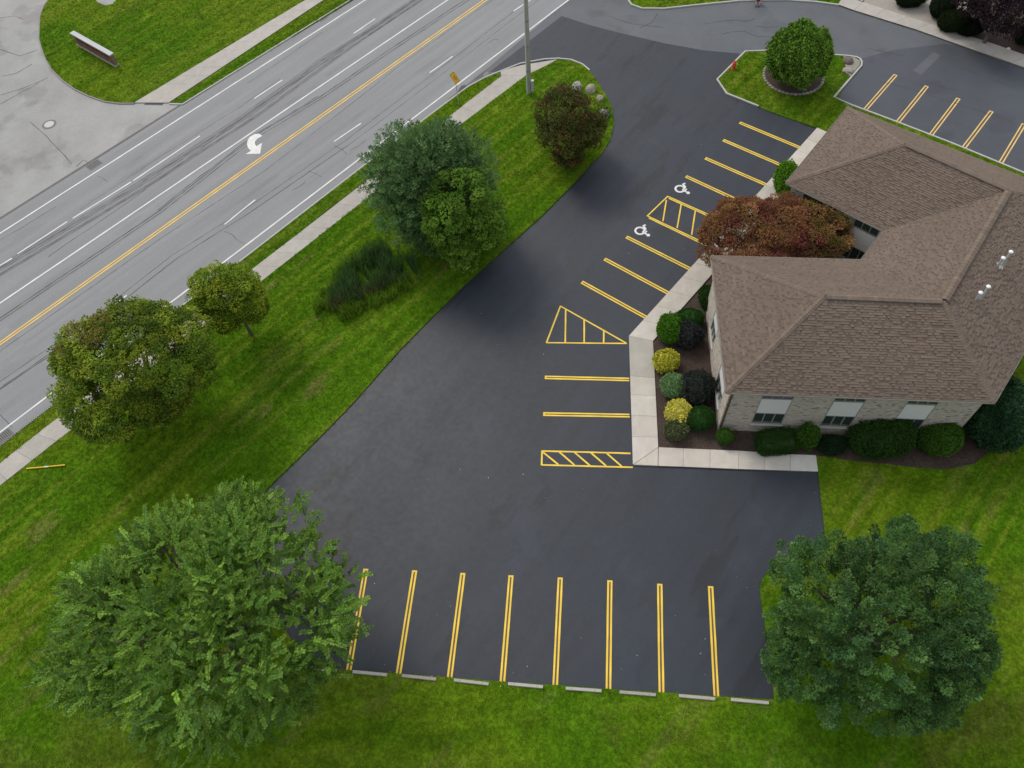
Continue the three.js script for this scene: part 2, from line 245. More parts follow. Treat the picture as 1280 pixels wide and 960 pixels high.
// pavements: each slab its own piece
const cut = (a, b, t) => a.clone().lerp(b, t);
function pavement(name, rows, mats, thick, gap = 0.008, seed = 3) {   // rows: pairs of points across the walk, one per joint
  const base = new THREE.Group(); base.name = numbered(name); base.userData.kind = 'structure'; scene.add(base); const r = rng(seed);
  for (let i = 0; i + 1 < rows.length; i++) {
    const [a, b] = rows[i], [c, d] = rows[i + 1], la = a.distanceTo(c) || 1, lb = b.distanceTo(d) || 1;
    const q = [cut(a, c, gap / la), cut(b, d, gap / lb), cut(d, b, gap / lb), cut(c, a, gap / la)];
    part('paving_slab', slab(q, thick + (r() - 0.5) * 0.006, -0.02), rows[i].m || mats[Math.floor(r() * mats.length)], base);
  }
  part('joint_bed', slab([...rows.map(q => q[0]), ...rows.map(q => q[1]).reverse()], thick - 0.03, -0.02), M.dirt, base);
  return base;
}
function between(a0, a1, b0, b1, len) { const n = Math.max(1, Math.round(a0.distanceTo(a1) / len)), out = []; for (let i = 0; i <= n; i++) out.push([cut(a0, a1, i / n), cut(b0, b1, i / n)]); return out; }
{ // office pavement: three runs round the planting bed
  const NWd = P(786, 421).sub(P(1021, 161)).normalize(), nn = V(NWd.z, 0, -NWd.x); if (nn.x < 0) nn.negate();
  const inN = P(1021, 161).addScaledVector(nn, 1.5);
  const r1 = between(P(1021, 161), P(786, 421), inN, P(816, 427.3), 1.6);
  const r2 = [[421, 427.3], [471, 473.5], [494.5, 496], [520, 521.5], [547, 547.6], [581.8, 560]].map(([o, i], k) => [P(786 + (o - 421) * 5 / 161, o), P(816 + (i - 427) * 6.5 / 133, i)]); r2[0].m = M.concGrey;
  const r3 = [[791, 582], [822.5, 583.2], [853.5, 584.3], [887, 585.7], [922.5, 587.2], [955, 588.2], [987, 589.2], [1022, 590.3]].map(([x, y], k) => [P(x, y), P([822.5, 823, 854, 887.5, 923, 955.5, 987.5, 1019.5][k], [560, 560.2, 561.6, 563, 564.6, 566.8, 569, 570.2][k])]); r3[6].m = M.concPale;
  r3.shift(); const corner = [[P(791, 582), P(791, 582)], [P(822.5, 583.2), P(822.5, 560)]];
  const o = pavement('pavement', r1, M.conc, 0.12, 0.008, 4);
  const o2 = pavement('pavement', r2, M.conc, 0.12, 0.008, 8);
  pavement('pavement', r3, M.conc, 0.12, 0.008, 9);
  part('paving_slab', slab([P(792, 581.7), P(822, 583), P(822.3, 560.6)], 0.12, -0.02), M.conc[0], o2);
}
pavement('pavement', [...between(P(-90, 651), P(72, 523.5), P(-90, 679), P(101, 528.5), 1.6), ...between(P(72, 523.5), P(364.6, 299.5), P(101, 528.5), P(393, 300.5), 1.6).slice(1), ...between(P(364.6, 299.5), P(559.6, 148), P(393, 300.5), P(573, 158.5), 1.6).slice(1), ...between(P(559.6, 148), P(627, 95.5), P(573, 158.5), P(658, 94.5), 1.6).slice(1), [P(625.5, 89.5), P(677.5, 85.5)], [P(652, 82.2), P(697, 75)]], M.walk, 0.075, 0.007, 21);
pavement('pavement', between(P(168, 129), P(483, -60), P(211, 129), P(496, -60), 1.6), M.walk, 0.07, 0.007, 22);
pavement('pavement', [[P(1047, 6.8), P(1054, -4)], [P(1067, 14), P(1078, 4)], ...between(P(1067, 14), P(1144, 38), P(1078, 4), P(1162, 31), 1.7).slice(1), ...between(P(1144, 38), P(1209, 61), P(1162, 31), P(1230, 52.5), 1.7).slice(1), ...between(P(1209, 61), P(1380, 120), P(1230, 52.5), P(1400, 112), 1.7).slice(1)], M.walk, 0.12, 0.01, 23);
pavement('pavement', between(P(1054, -4.5), P(1062, -30), P(1078, 3), P(1090, -22), 1.6), M.walk, 0.118, 0.01, 24);

// painted markings on the sealed lot
const Y1 = 0.0105;
function band(a, b, w, y = Y1) { return ribbon([a, b], w, y, { step: 0.35, wob: 0.006, vary: 0.1, seed: Math.abs(Math.round(a.x * 13 + a.z * 7)) % 97 }); }
function stall(parent, a, b, gap, w, m, fill) {            // a: open end at the lane, b: kerb end; two lines closed at the lane end
  const d = b.clone().sub(a).normalize(), n = V(-d.z, 0, d.x), g = [];
  for (const s of [-1, 1]) g.push(band(a.clone().addScaledVector(n, s * gap / 2), b.clone().addScaledVector(n, s * gap / 2), w));
  const e = gap / 2 - w / 2 - 0.002; g.push(band(a.clone().addScaledVector(n, -e).addScaledVector(d, w / 2), a.clone().addScaledVector(n, e).addScaledVector(d, w / 2), w));
  part('stall_line', merge(g), m, parent);
  if (fill) part('old_paint', band(a.clone().addScaledVector(d, w), b, gap - w * 1.15, Y1 - 0.002), M.rust, parent);
}
for (const [x0, y0, x1, y1] of [[457.5, 711, 436, 838], [518.4, 713, 498, 842.5], [578.6, 716.2, 562, 847], [638.8, 719.2, 628, 852], [700.3, 722, 694, 857], [762.4, 725.5, 760.5, 862], [824.6, 729.8, 826.8, 865.6], [888.2, 732.8, 895.4, 870.5]]) stall(lot, P(x0, y0), P(x1, y1), 0.19, 0.1, M.yellow, true);
for (const [x0, y0, x1, y1] of [[681, 471.8, 786.5, 474.4], [679, 517.6, 787, 519.6]]) stall(lot, P(x0, y0), P(x1, y1), 0.17, 0.105, M.yellow, false);
for (const [x0, y0, x1, y1] of [[924.5, 153.3, 999.5, 184.5], [904, 175.2, 976.5, 206.4], [881.6, 197.8, 958.5, 231.4], [857.4, 220.5, 934, 256], [783, 296.2, 862, 336], [755.6, 323.8, 835, 366.3], [727.2, 352.6, 807.5, 396.8]]) stall(lot, P(x0, y0), P(x1, y1), 0.19, 0.1, M.yellow, true);
for (const [x0, y0, x1, y1] of [[1119.6, 93.4, 1081.5, 137], [1158.6, 107.6, 1121.5, 153.5], [1198.2, 123, 1163, 169.5], [1239.5, 139, 1203, 187], [1280, 155, 1250, 205]]) stall(rearLot, P(x0, y0), P(x1, y1), 0.24, 0.09, M.amber, true);
{ // hatched access aisle, triangle and hatched box
  const seg = (name, list, w) => part(name, merge(list.map(([x0, y0, x1, y1, dy], i) => band(P(x0, y0), P(x1, y1), w, Y1 + (i % 7) * 0.0005))), M.yellow, lot);
  seg('hatched_aisle', [[834, 245.2, 905, 276.8], [836, 248, 904, 278.6], [808.5, 269.6, 884, 305.4], [811, 272.6, 883, 307.4], [809, 270.2, 834.5, 245.6], [833, 250, 828.6, 276.5], [851.6, 255, 846.3, 285.2], [869, 263.6, 864.6, 293.5], [887.4, 271.6, 884.6, 295], [903, 279, 900, 303]], 0.1);
  seg('hatched_triangle', [[700.7, 382.3, 683, 428.6], [683, 428.4, 783.5, 429.4], [700.7, 382.8, 783.2, 429.2], [707.2, 386.6, 706.5, 428], [730.2, 399.6, 730.2, 428.6], [754.7, 413.4, 754.5, 429]], 0.1);
  seg('hatched_box', [[677.6, 563.8, 788.2, 566.8], [677, 581.2, 791, 584.2], [677.6, 563.4, 677, 581.6], [679, 565.5, 698, 580.8], [698.6, 564.6, 718, 581.4], [718, 565.4, 737.5, 582], [738.6, 566, 757.5, 582.4], [758, 566.4, 777, 582.8]], 0.1);
}
function wheelchair(x, y) {                                // upright symbol as a driver turning in sees it
  const c = P(x, y), d = P(999.5, 184.5).sub(P(924.5, 153.3)).normalize(), n = V(-d.z, 0, d.x), g = [], at = (u, v) => c.clone().addScaledVector(n, -u * 1.12).addScaledVector(d, (v - 0.05) * 1.12);
  const arc = []; for (let k = 0; k <= 22; k++) { const t = (100 + 300 * k / 22) * Math.PI / 180; arc.push(at(-0.05 + 0.30 * Math.cos(t), -0.14 + 0.30 * Math.sin(t))); }
  g.push(ribbon(arc, 0.15, Y1)); const bar = (l, w, y) => g.push(ribbon(l.map(q => at(...q)), w, Y1 + y));
  bar([[-0.06, 0.36], [-0.04, 0.08], [0.3, 0.06], [0.44, -0.2], [0.6, -0.12]], 0.16, 0.0006); bar([[-0.05, 0.22], [0.2, 0.22]], 0.13, 0.0012);
  const h = new THREE.CircleGeometry(0.14, 14); h.rotateX(-Math.PI / 2); const hc = at(-0.07, 0.5); h.translate(hc.x, Y1 + 0.0018, hc.z); g.push(h);
  part('wheelchair_symbol', merge(g), M.white, lot);
}
wheelchair(853.5, 237); wheelchair(803.6, 289.5);
// street markings
const Y2 = 0.009;
const lineOn = (x0, y0, x1, y1, w, m, more = 0, name = 'lane_line') => { const [a, b] = more ? extend(P(x0, y0), P(x1, y1), 150, 240) : [P(x0, y0), P(x1, y1)]; part(name, ribbon([a, b], w, Y2, { step: more ? 1.6 : 0.8, wob: 0.012, vary: 0.12, seed: Math.round(x0 + y0) % 91 }), m, road); };
lineOn(0, 291.8, 430, 17, 0.13, M.white, 1, 'edge_line'); lineOn(0, 379, 559.6, 0, 0.13, M.white, 1); lineOn(0, 540.5, 710.7, 0, 0.13, M.white, 1, 'edge_line');
lineOn(0, 427.8, 604.4, 0, 0.11, mat([0.88, 0.58, 0.12], 0.8, { map: tile(grainTex, 2) }), 1, 'centre_line'); lineOn(0, 431.2, 609, 0, 0.11, mat([0.88, 0.58, 0.12], 0.8, { map: tile(grainTex, 2) }), 1, 'centre_line');
for (const d of [[417.5, 177, 451, 154.3], [537, 91, 565.8, 70.6], [642, 14, 670, -5], [280.5, 280.6, 319, 249.8], [116, 400, 158.3, 369.4], [-60, 526, -18, 497], [0, 332, 15, 323], [22, 317.5, 84, 277], [91, 273, 164, 227.5], [166.5, 226, 250, 169.8], [317.6, 123.4, 353, 100], [442, 42, 469, 23.5]]) lineOn(...d, 0.11, M.white, 0, 'lane_dash');
{
  const z = [[298, 322], [330, 342], [290, 364], [268, 386], [264, 407], [276, 432], [326, 401], [309, 495], [186, 498], [231, 470], [206, 446], [196, 412], [204, 376], [224, 350], [258, 329]];
  part('turn_arrow', slab(z.map(([x, y]) => P(280 + x * 0.1459, 120 + y * 0.1459)), Y2, 0, false), M.white, road);
}
// sealed cracks
{
  let k = 0; const crack = (list, w, m = M.tar, parent = road, y0 = 0.003, straight = list.length > 5 ? 0.35 : 1) => part('crack_seal', ribbon(px(list), w * 0.8, y0 + (k++ % 12) * 0.00035, { step: 0.35, wob: (0.05 + w * 0.3) * straight, vary: 0.6, seed: k * 3 + 1 }), m, parent);
  const bundle = [[-60, 368], [22, 317.5], [165, 233], [303, 143], [400, 74], [450, 42], [511, 3], [570, -40]];
  for (const [dx, w] of [[0, 0.06], [2.2, 0.05], [4.2, 0.1], [6, 0.045], [8, 0.07], [12, 0.05], [14, 0.1], [16, 0.05]]) crack(bundle.map(([x, y], i) => [x + dx * (i < 5 ? 1 : 0.5) + (i % 2 ? 1.5 : -1), y + dx * 0.25]), w);
  crack([[60, 321], [165, 249], [330, 128], [430, 62]], 0.06); crack([[100, 262], [200, 196], [300, 134], [350, 98]], 0.035);
  const mid = [[-40, 425], [60, 357], [135, 307], [200, 263], [290, 192], [322, 168], [400, 121], [484, 64], [581, 0], [640, -40]];
  crack(mid, 0.09); crack(mid.map(([x, y]) => [x + 3, y + 1.5]), 0.07); crack(mid.slice(3, 7).map(([x, y]) => [x - 2.5, y - 0.5]), 0.08);
  crack([[-40, 467], [0, 439], [198, 300], [330, 214], [430, 137], [500, 81.5], [635, -14]], 0.05);
  const nr = [[-40, 505], [0, 477], [111, 400.5], [215, 319], [300, 266], [430, 177], [560, 78], [635, 20], [690, -22]];
  crack(nr, 0.05); crack(nr.map(([x, y]) => [x + 9, y + 2]), 0.045); crack(nr.slice(1, 6).map(([x, y]) => [x + 4, y + 5]), 0.03); crack([[-20, 500], [60, 446], [111, 405], [140, 386]], 0.09);
  for (const t of [[[281, 289], [290, 293], [298, 301], [306, 304]], [[385, 214], [394, 217], [402, 221]], [[418, 182], [428, 187], [433, 193]], [[121, 220], [128, 223], [134, 227]], [[365, 238], [375, 233], [382, 227]], [[437, 188], [448, 182], [457, 175]], [[610, 54], [618, 49], [624, 50]], [[0, 519], [8, 526], [16, 535]], [[309, 104], [350, 77], [403, 40]], [[0, 300], [30, 283], [70, 258]]]) crack(t, 0.045);
  for (const t of [[[38, 152], [60, 173], [78, 192], [90, 205]], [[0, 119], [30, 110], [60, 97]], [[0, 62], [25, 70], [48, 62]], [[2, 95], [20, 92], [40, 80]], [[0, 130], [22, 118], [48, 104]], [[96, 208], [104, 200], [112, 205]], [[0, 22], [18, 20], [30, 24]]]) crack(t, 0.06, M.crack, farDrive, -0.002);
  for (const t of [[[905, 26], [918, 25], [934, 27], [944, 23]], [[903, 43], [912, 40], [930, 39], [941, 44], [950, 46], [966, 45]], [[880, 30], [905, 26]], [[1085, 60], [1110, 66], [1130, 70]], [[945, 33], [957, 34], [972, 33]], [[800, 35], [815, 28], [822, 17]], [[760, 20], [790, 30], [830, 34]]]) crack(t, 0.05, M.crack, driveway, 0.0065);
  for (const t of [[[1100, 102], [1140, 112], [1190, 128], [1265, 152]], [[1200, 85], [1235, 98], [1270, 110]], [[1150, 100], [1175, 108], [1195, 113]], [[600, 900], [601, 900]]].slice(0, 3)) crack(t, 0.04, M.crack, rearLot, 0.0095);
}
// drains and covers
{
  const c = P(61.5, 155.5); const cover = new THREE.CylinderGeometry(0.42, 0.42, 0.02, 28); cover.translate(c.x, 0.008, c.z); part('manhole_cover', cover, mat([0.33, 0.33, 0.33], 0.6, { metalness: 0.3 }), farDrive);
  const ring = new THREE.RingGeometry(0.425, 0.62, 32); ring.rotateX(-Math.PI / 2); ring.translate(c.x, 0.001, c.z); part('manhole_collar', ring, mat([0.17, 0.17, 0.165], 0.95), farDrive);
  const gr = (x, y, par, y0, l = 0.9, w = 0.6) => { const p = P(x, y), a = -RD, bars = []; const lay = g => { g.rotateY(RD); g.translate(p.x, y0, p.z); return g; }; for (let i = 0; i < 8; i++) bars.push(lay(box(0.04, 0.02, w, -l / 2 + l * (i + 0.5) / 8, 0.004, 0))); for (const s of [-1, 1]) { bars.push(lay(box(l, 0.02, 0.05, 0, 0.003, s * (w / 2 + 0.025)))); bars.push(lay(box(0.05, 0.02, w, s * (l / 2 + 0.025), 0.003, 0))); } part('drain_grate', merge(bars), mat([0.2, 0.2, 0.2], 0.7, { metalness: 0.3 }), par); part('drain_pit', lay(box(l, 0.004, w, 0, 0.002, 0)), mat([0.09, 0.088, 0.085], 1), par); };
  gr(117.5, 206, road, 0.004, 1.1, 0.7); gr(403, 22.6, road, 0.004); gr(5, 545, road, 0.004, 1, 0.6);
}
// ───────────────────────── office building ─────────────────────────
const EAVE = 5.0, RISE = 2.45;
const bSW = P(908, 490, EAVE), bSE = P(1243, 502.5, EAVE), bNW = P(889.5, 320, EAVE), bA = P(1060, 134, EAVE), bB = P(983, 228, EAVE), bC = P(1105, 288, EAVE), bV = P(1077, 325, EAVE);
function cross2(a, b, c, d) { const x1 = b.x - a.x, z1 = b.z - a.z, x2 = d.x - c.x, z2 = d.z - c.z, t = ((c.x - a.x) * z2 - (c.z - a.z) * x2) / (x1 * z2 - z1 * x2); return V(a.x + x1 * t, a.y, a.z + z1 * t); }
const bK = cross2(bA, P(1280, 222, EAVE), bSE, P(1280, 439, EAVE));
const top = (x, y) => P(x, y, EAVE + RISE);
const rA = top(1030, 371), rB = top(1180, 377), rC = top(1130, 180), rD = top(1261, 238);
const OUT = [bA, bB, bC, bV, bNW, bSW, bSE, bK];           // eave outline
const inset = (pts, o) => pts.map((p, i) => {
  const a = pts[(i + pts.length - 1) % pts.length], b = pts[(i + 1) % pts.length], n1 = V(p.z - a.z, 0, a.x - p.x).normalize(), n2 = V(b.z - p.z, 0, p.x - b.x).normalize();
  return cross2(a.clone().addScaledVector(n1, o), p.clone().addScaledVector(n1, o), p.clone().addScaledVector(n2, o), b.clone().addScaledVector(n2, o));
});
const turn = OUT.reduce((s, p, i) => { const q = OUT[(i + 1) % OUT.length]; return s + p.x * q.z - q.x * p.z; }, 0) > 0 ? -1 : 1;
const WALL = inset(OUT, turn * 0.35);
const office = thing('office_building', 'brown-roofed brick office building with hipped wings beside the sealed lot', 'building');
const MB = {
  mortar: mat([0.40, 0.36, 0.31], 1), brick: mat(0xffffff, 0.92, { vertexColors: true }), shingle: mat(0xffffff, 0.95, { vertexColors: true }), deck: mat([0.13, 0.10, 0.08], 1),
  trim: mat([0.50, 0.45, 0.39], 0.6), gutter: mat([0.34, 0.31, 0.27], 0.5), panel: mat([0.74, 0.74, 0.73], 0.55), frame: mat([0.30, 0.31, 0.30], 0.5), mesh: mat([0.26, 0.25, 0.23], 0.8),
  glass: new THREE.MeshPhysicalMaterial({ color: lin(0.04, 0.06, 0.05), roughness: 0.06, clearcoat: 1, clearcoatRoughness: 0.03, side: THREE.DoubleSide }),
  sill: mat([0.55, 0.52, 0.47], 0.9, { map: tile(grainTex, 3) }), pipe: mat([0.42, 0.44, 0.45], 0.45), cap: mat([0.78, 0.78, 0.77], 0.5), brown: mat([0.10, 0.055, 0.04], 0.5),
};
// roof planes: first two points are the eave
const faces = [['S', bSW, bSE, rB, rA], ['W', bNW, bSW, rA], ['N', bV, bNW, rA, rB], ['MW', bC, bV, rB, rD], ['ME', bSE, bK, rD, rB], ['NS', bB, bC, rD, rC], ['NW', bA, bB, rC], ['NN', bK, bA, rC, rD]];
const roof = (() => {
  const pos = []; for (const [, ...p] of faces) { const q = p.map(v => v.clone().setY(v.y - 0.05)); for (let i = 1; i + 1 < q.length; i++) for (const v of [q[0], q[i], q[i + 1]]) pos.push(v.x, v.y, v.z); }
  return part('roof', quadMesh(pos), MB.deck, office);
})();
const SH = [[0.147, 0.110, 0.083], [0.140, 0.104, 0.079], [0.154, 0.117, 0.090], [0.134, 0.099, 0.076], [0.146, 0.108, 0.083], [0.141, 0.110, 0.086]];
const planes = {};
faces.forEach(([id, ...p], fi) => {
  const r = rng(100 + fi), e = p[1].clone().sub(p[0]).normalize(), mid = p.length > 3 ? p[2].clone().add(p[3]).multiplyScalar(0.5) : p[2].clone(), rel = mid.clone().sub(p[0]);
  const s = rel.clone().addScaledVector(e, -rel.dot(e)), S = s.length(); s.normalize(); let n = new THREE.Vector3().crossVectors(e, s); if (n.y < 0) n.negate();
  const loc = p.map(v => { const d = v.clone().sub(p[0]); return [d.dot(e), Math.min(S, d.dot(s) > S * 0.5 ? S : 0)]; });
  planes[id] = { o: p[0], e, s, n };
  let sgn = 0; for (let i = 0; i < loc.length; i++) { const a = loc[i], b = loc[(i + 1) % loc.length]; sgn += a[0] * b[1] - b[0] * a[1]; }
  const ring = sgn < 0 ? loc.slice().reverse() : loc;
  const clip = q => { for (let i = 0; i < ring.length && q.length; i++) { const a = ring[i], b = ring[(i + 1) % ring.length], side = v => (b[0] - a[0]) * (v[1] - a[1]) - (b[1] - a[1]) * (v[0] - a[0]), out = []; for (let k = 0; k < q.length; k++) { const c = q[k], d = q[(k + 1) % q.length], sc = side(c), sd = side(d); if (sc >= 0) out.push(c); if (sc * sd < 0) { const t = sc / (sc - sd); out.push([c[0] + (d[0] - c[0]) * t, c[1] + (d[1] - c[1]) * t]); } } q = out; } return q; };
  const pos = [], colr = [], EXP = 0.145, x0 = Math.min(...loc.map(v => v[0])), x1 = Math.max(...loc.map(v => v[0]));
  const at = (u, t, h) => {                                // fitted to the plane's own edges
    const f = t / S, q3 = p[3] || p[2], l3 = loc[3] || loc[2], lx = loc[0][0] + (l3[0] - loc[0][0]) * f, rx = loc[1][0] + (loc[2][0] - loc[1][0]) * f, k = Math.abs(rx - lx) < 1e-4 ? 0 : (u - lx) / (rx - lx);
    return p[0].clone().lerp(q3, f).lerp(p[1].clone().lerp(p[2], f), k).addScaledVector(n, h);
  };
  let row = 0;
  for (let t0 = -0.04; t0 < S; t0 += EXP, row++) {
    const rowTone = 0.95 + 0.1 * r();
    for (let u = x0 - r() * 0.5; u < x1;) {
      const slot = r() < 0.42, w = slot ? 0.08 + 0.1 * r() : 0.13 + r() * 0.16, ta = Math.max(0, t0), tb = Math.min(S, t0 + EXP + 0.01), q = clip([[u, ta], [u + w, ta], [u + w, tb], [u, tb]]); const lift = slot ? 0.006 : r() < 0.45 ? 0.036 : 0.024; u += w;
      if (q.length < 3) continue;
      const big = 0.9 + 0.2 * fbm((p[0].x + u) / 3 + fi * 9, t0 / 3, 3), c = SH[Math.floor(r() * SH.length)], k = rowTone * big * (slot ? 0.72 + 0.18 * r() : 0.97 + 0.08 * r());
      const hgt = t => lift * (1 - (t - ta) / (tb - ta)) + 0.004, v3 = q.map(v => at(v[0], v[1], hgt(v[1])));
      for (let i = 1; i + 1 < v3.length; i++) for (const v of [v3[0], v3[i], v3[i + 1]]) { pos.push(v.x, v.y, v.z); colr.push(c[0] * k, c[1] * k, c[2] * k); }
      for (let i = 0; i < q.length; i++) { const a = q[i], b = q[(i + 1) % q.length]; if (Math.abs(a[1] - ta) < 1e-4 && Math.abs(b[1] - ta) < 1e-4) { const A = v3[i], B = v3[(i + 1) % q.length], C = at(b[0], b[1], -0.02), D = at(a[0], a[1], -0.02); for (const v of [A, B, C, A, C, D]) { pos.push(v.x, v.y, v.z); colr.push(c[0] * k, c[1] * k, c[2] * k); } } }
    }
  }
  part('shingle_courses', quadMesh(pos, colr), MB.shingle, roof, true);
});
function capLine(a, b, seed) {                             // hip shingles bent over the edge
  const r = rng(seed), d = b.clone().sub(a), L = d.length(); d.normalize(); const side = V(-d.z, 0, d.x).normalize(), up = new THREE.Vector3().crossVectors(side, d).normalize(); if (up.y < 0) up.negate(); const pos = [], c3 = [];
  for (let t = 0; t < L; t += 0.15) { const c = SH[Math.floor(r() * SH.length)], k = 1.0 + 0.2 * r(), w = 0.17, q = (u, s, h) => a.clone().addScaledVector(d, Math.min(L, u)).addScaledVector(side, s * w).addScaledVector(up, h - Math.abs(s) * 0.075); for (const s of [-1, 1]) { const A = q(t - 0.03, 0, 0.07), B = q(t - 0.03, s, 0.07), C = q(t + 0.16, s, 0.045), D = q(t + 0.16, 0, 0.045); for (const v of [A, B, C, A, C, D]) { pos.push(v.x, v.y, v.z); c3.push(c[0] * k, c[1] * k, c[2] * k); } const E = q(t - 0.03, 0, 0.03), F = q(t - 0.03, s, 0.03); for (const v of [A, E, F, A, F, B]) { pos.push(v.x, v.y, v.z); c3.push(c[0] * k, c[1] * k, c[2] * k); } } }
  part('hip_cap', quadMesh(pos, c3), MB.shingle, roof);
}
[[bSW, rA], [bNW, rA], [bSE, rB], [bA, rC], [bB, rC], [bK, rD]].forEach(([a, b], i) => capLine(a, b, 40 + i));
function ridgeVent(a, b, w, seed) {                        // raised ridge vent: shingled cap over open slots
  const d = b.clone().sub(a), L = d.length(); d.normalize(); const side = V(-d.z, 0, d.x), pos = [], c3 = [], r = rng(seed), q = (u, s, h) => a.clone().addScaledVector(d, u).addScaledVector(side, s).setY(a.y + (b.y - a.y) * u / L + h);
  for (let t = 0.1; t < L - 0.1; t += 0.28) { const c = SH[Math.floor(r() * SH.length)], k = 1.0 + 0.2 * r(), e = Math.min(L - 0.1, t + 0.28); for (const s of [-1, 1]) for (const v of [q(t, 0, 0.13), q(t, s * w, 0.13 - w * 0.42), q(e, s * w, 0.12 - w * 0.42), q(t, 0, 0.13), q(e, s * w, 0.12 - w * 0.42), q(e, 0, 0.12)]) { pos.push(v.x, v.y, v.z); c3.push(c[0] * k, c[1] * k, c[2] * k); } }
  const cap = part('ridge_vent', quadMesh(pos, c3), MB.shingle, roof);
  const sl = [], hi = 0.115 - w * 0.42, lo = -(w - 0.05) * 0.49; for (const s of [-1, 1]) for (const v of [q(0.1, s * (w - 0.06), hi), q(L - 0.1, s * (w - 0.06), hi), q(L - 0.1, s * (w - 0.05), lo), q(0.1, s * (w - 0.06), hi), q(L - 0.1, s * (w - 0.05), lo), q(0.1, s * (w - 0.05), lo)]) sl.push(v.x, v.y, v.z);
  part('vent_slot', quadMesh(sl), MB.mesh, roof);
}
ridgeVent(rA, rB, 0.17, 1); ridgeVent(rB, rD, 0.2, 2); ridgeVent(rC, rD, 0.17, 3);
// eaves: soffit, fascia and gutter
part('soffit', slab(OUT.map(v => v.clone()), EAVE - 0.12, EAVE - 0.14), MB.trim, office);
OUT.forEach((a, i) => {
  const b = OUT[(i + 1) % OUT.length], d = b.clone().sub(a), L = d.length(), ang = Math.atan2(-d.z, d.x), c = a.clone().add(b).multiplyScalar(0.5), n = V(d.z, 0, -d.x).normalize().multiplyScalar(turn), g = [];
  const lay = (geo, off, y) => { geo.rotateY(ang); geo.translate(c.x - n.x * off, y, c.z - n.z * off); return geo; };
  part('fascia', lay(box(L - 0.02, 0.2, 0.03), -0.02, EAVE - 0.09), MB.trim, office);
  const gg = [lay(box(L, 0.015, 0.07), 0.03, EAVE - 0.11), lay(box(L + 0.06, 0.09, 0.014), 0.072, EAVE - 0.065)]; part('gutter', merge(gg), MB.gutter, office);
});
// walls with real bricks and window openings
const BR = [[0.50, 0.455, 0.385], [0.47, 0.42, 0.35], [0.54, 0.495, 0.43], [0.45, 0.395, 0.325], [0.52, 0.48, 0.41]], BRD = [[0.20, 0.16, 0.135], [0.27, 0.22, 0.185], [0.16, 0.13, 0.12]];
function windowUnit(a, d, n, u0, u1, y, label) {          // y: [sill, lower top, panel top, upper top]
  const at = (u, h, o) => a.clone().addScaledVector(d, u).addScaledVector(n, o).setY(h), ang = Math.atan2(-d.z, d.x), w = u1 - u0, um = (u0 + u1) / 2;
  const lay = (g, u, h, o) => { g.rotateY(ang); const c = at(u, h, o); g.translate(c.x, c.y, c.z); return g; };
  const win = part('window', merge([lay(box(w, 0.06, 0.12), um, y[0] + 0.03, -0.05), lay(box(w - 0.08, 0.05, 0.12), um, y[1], -0.05), lay(box(w - 0.08, 0.05, 0.12), um, y[2], -0.05), lay(box(w, 0.06, 0.12), um, y[3] - 0.03, -0.05), lay(box(0.05, y[3] - y[0] - 0.125, 0.118), u0 + 0.03, (y[0] + y[3]) / 2, -0.05), lay(box(0.05, y[3] - y[0] - 0.125, 0.118), u1 - 0.03, (y[0] + y[3]) / 2, -0.05)]), MB.frame, office); if (label) win.userData.label = label;
  for (const [b, t] of [[y[0] + 0.06, y[1] - 0.025], [y[2] + 0.025, y[3] - 0.06]]) {
    const pw = (w - 0.11 - 0.1) / 3; for (let k = 0; k < 3; k++) part('pane', lay(box(pw, t - b, 0.012), u0 + 0.055 + pw / 2 + k * (pw + 0.05), (b + t) / 2, -0.06), MB.glass, win);
    for (let k = 1; k < 3; k++) part('mullion', lay(box(0.046, t - b, 0.1), u0 + 0.055 + k * (pw + 0.05) - 0.025, (b + t) / 2, -0.05), MB.frame, win);
  }
  part('spandrel_panel', lay(box(w - 0.112, y[2] - y[1] - 0.052, 0.03), um, (y[1] + y[2]) / 2, -0.03), MB.panel, win);
  part('sill', lay(box(w + 0.12, 0.08, 0.16), um, y[0] - 0.04, 0.02), MB.sill, win);
  
  part('reveal', lay(box(w + 0.02, y[3] - y[0], 0.02), um, (y[0] + y[3]) / 2, -0.14), MB.trim, win);
}
const Y4 = [1.0, 2.25, 3.86, 4.74], E0 = EAVE - 0.13;
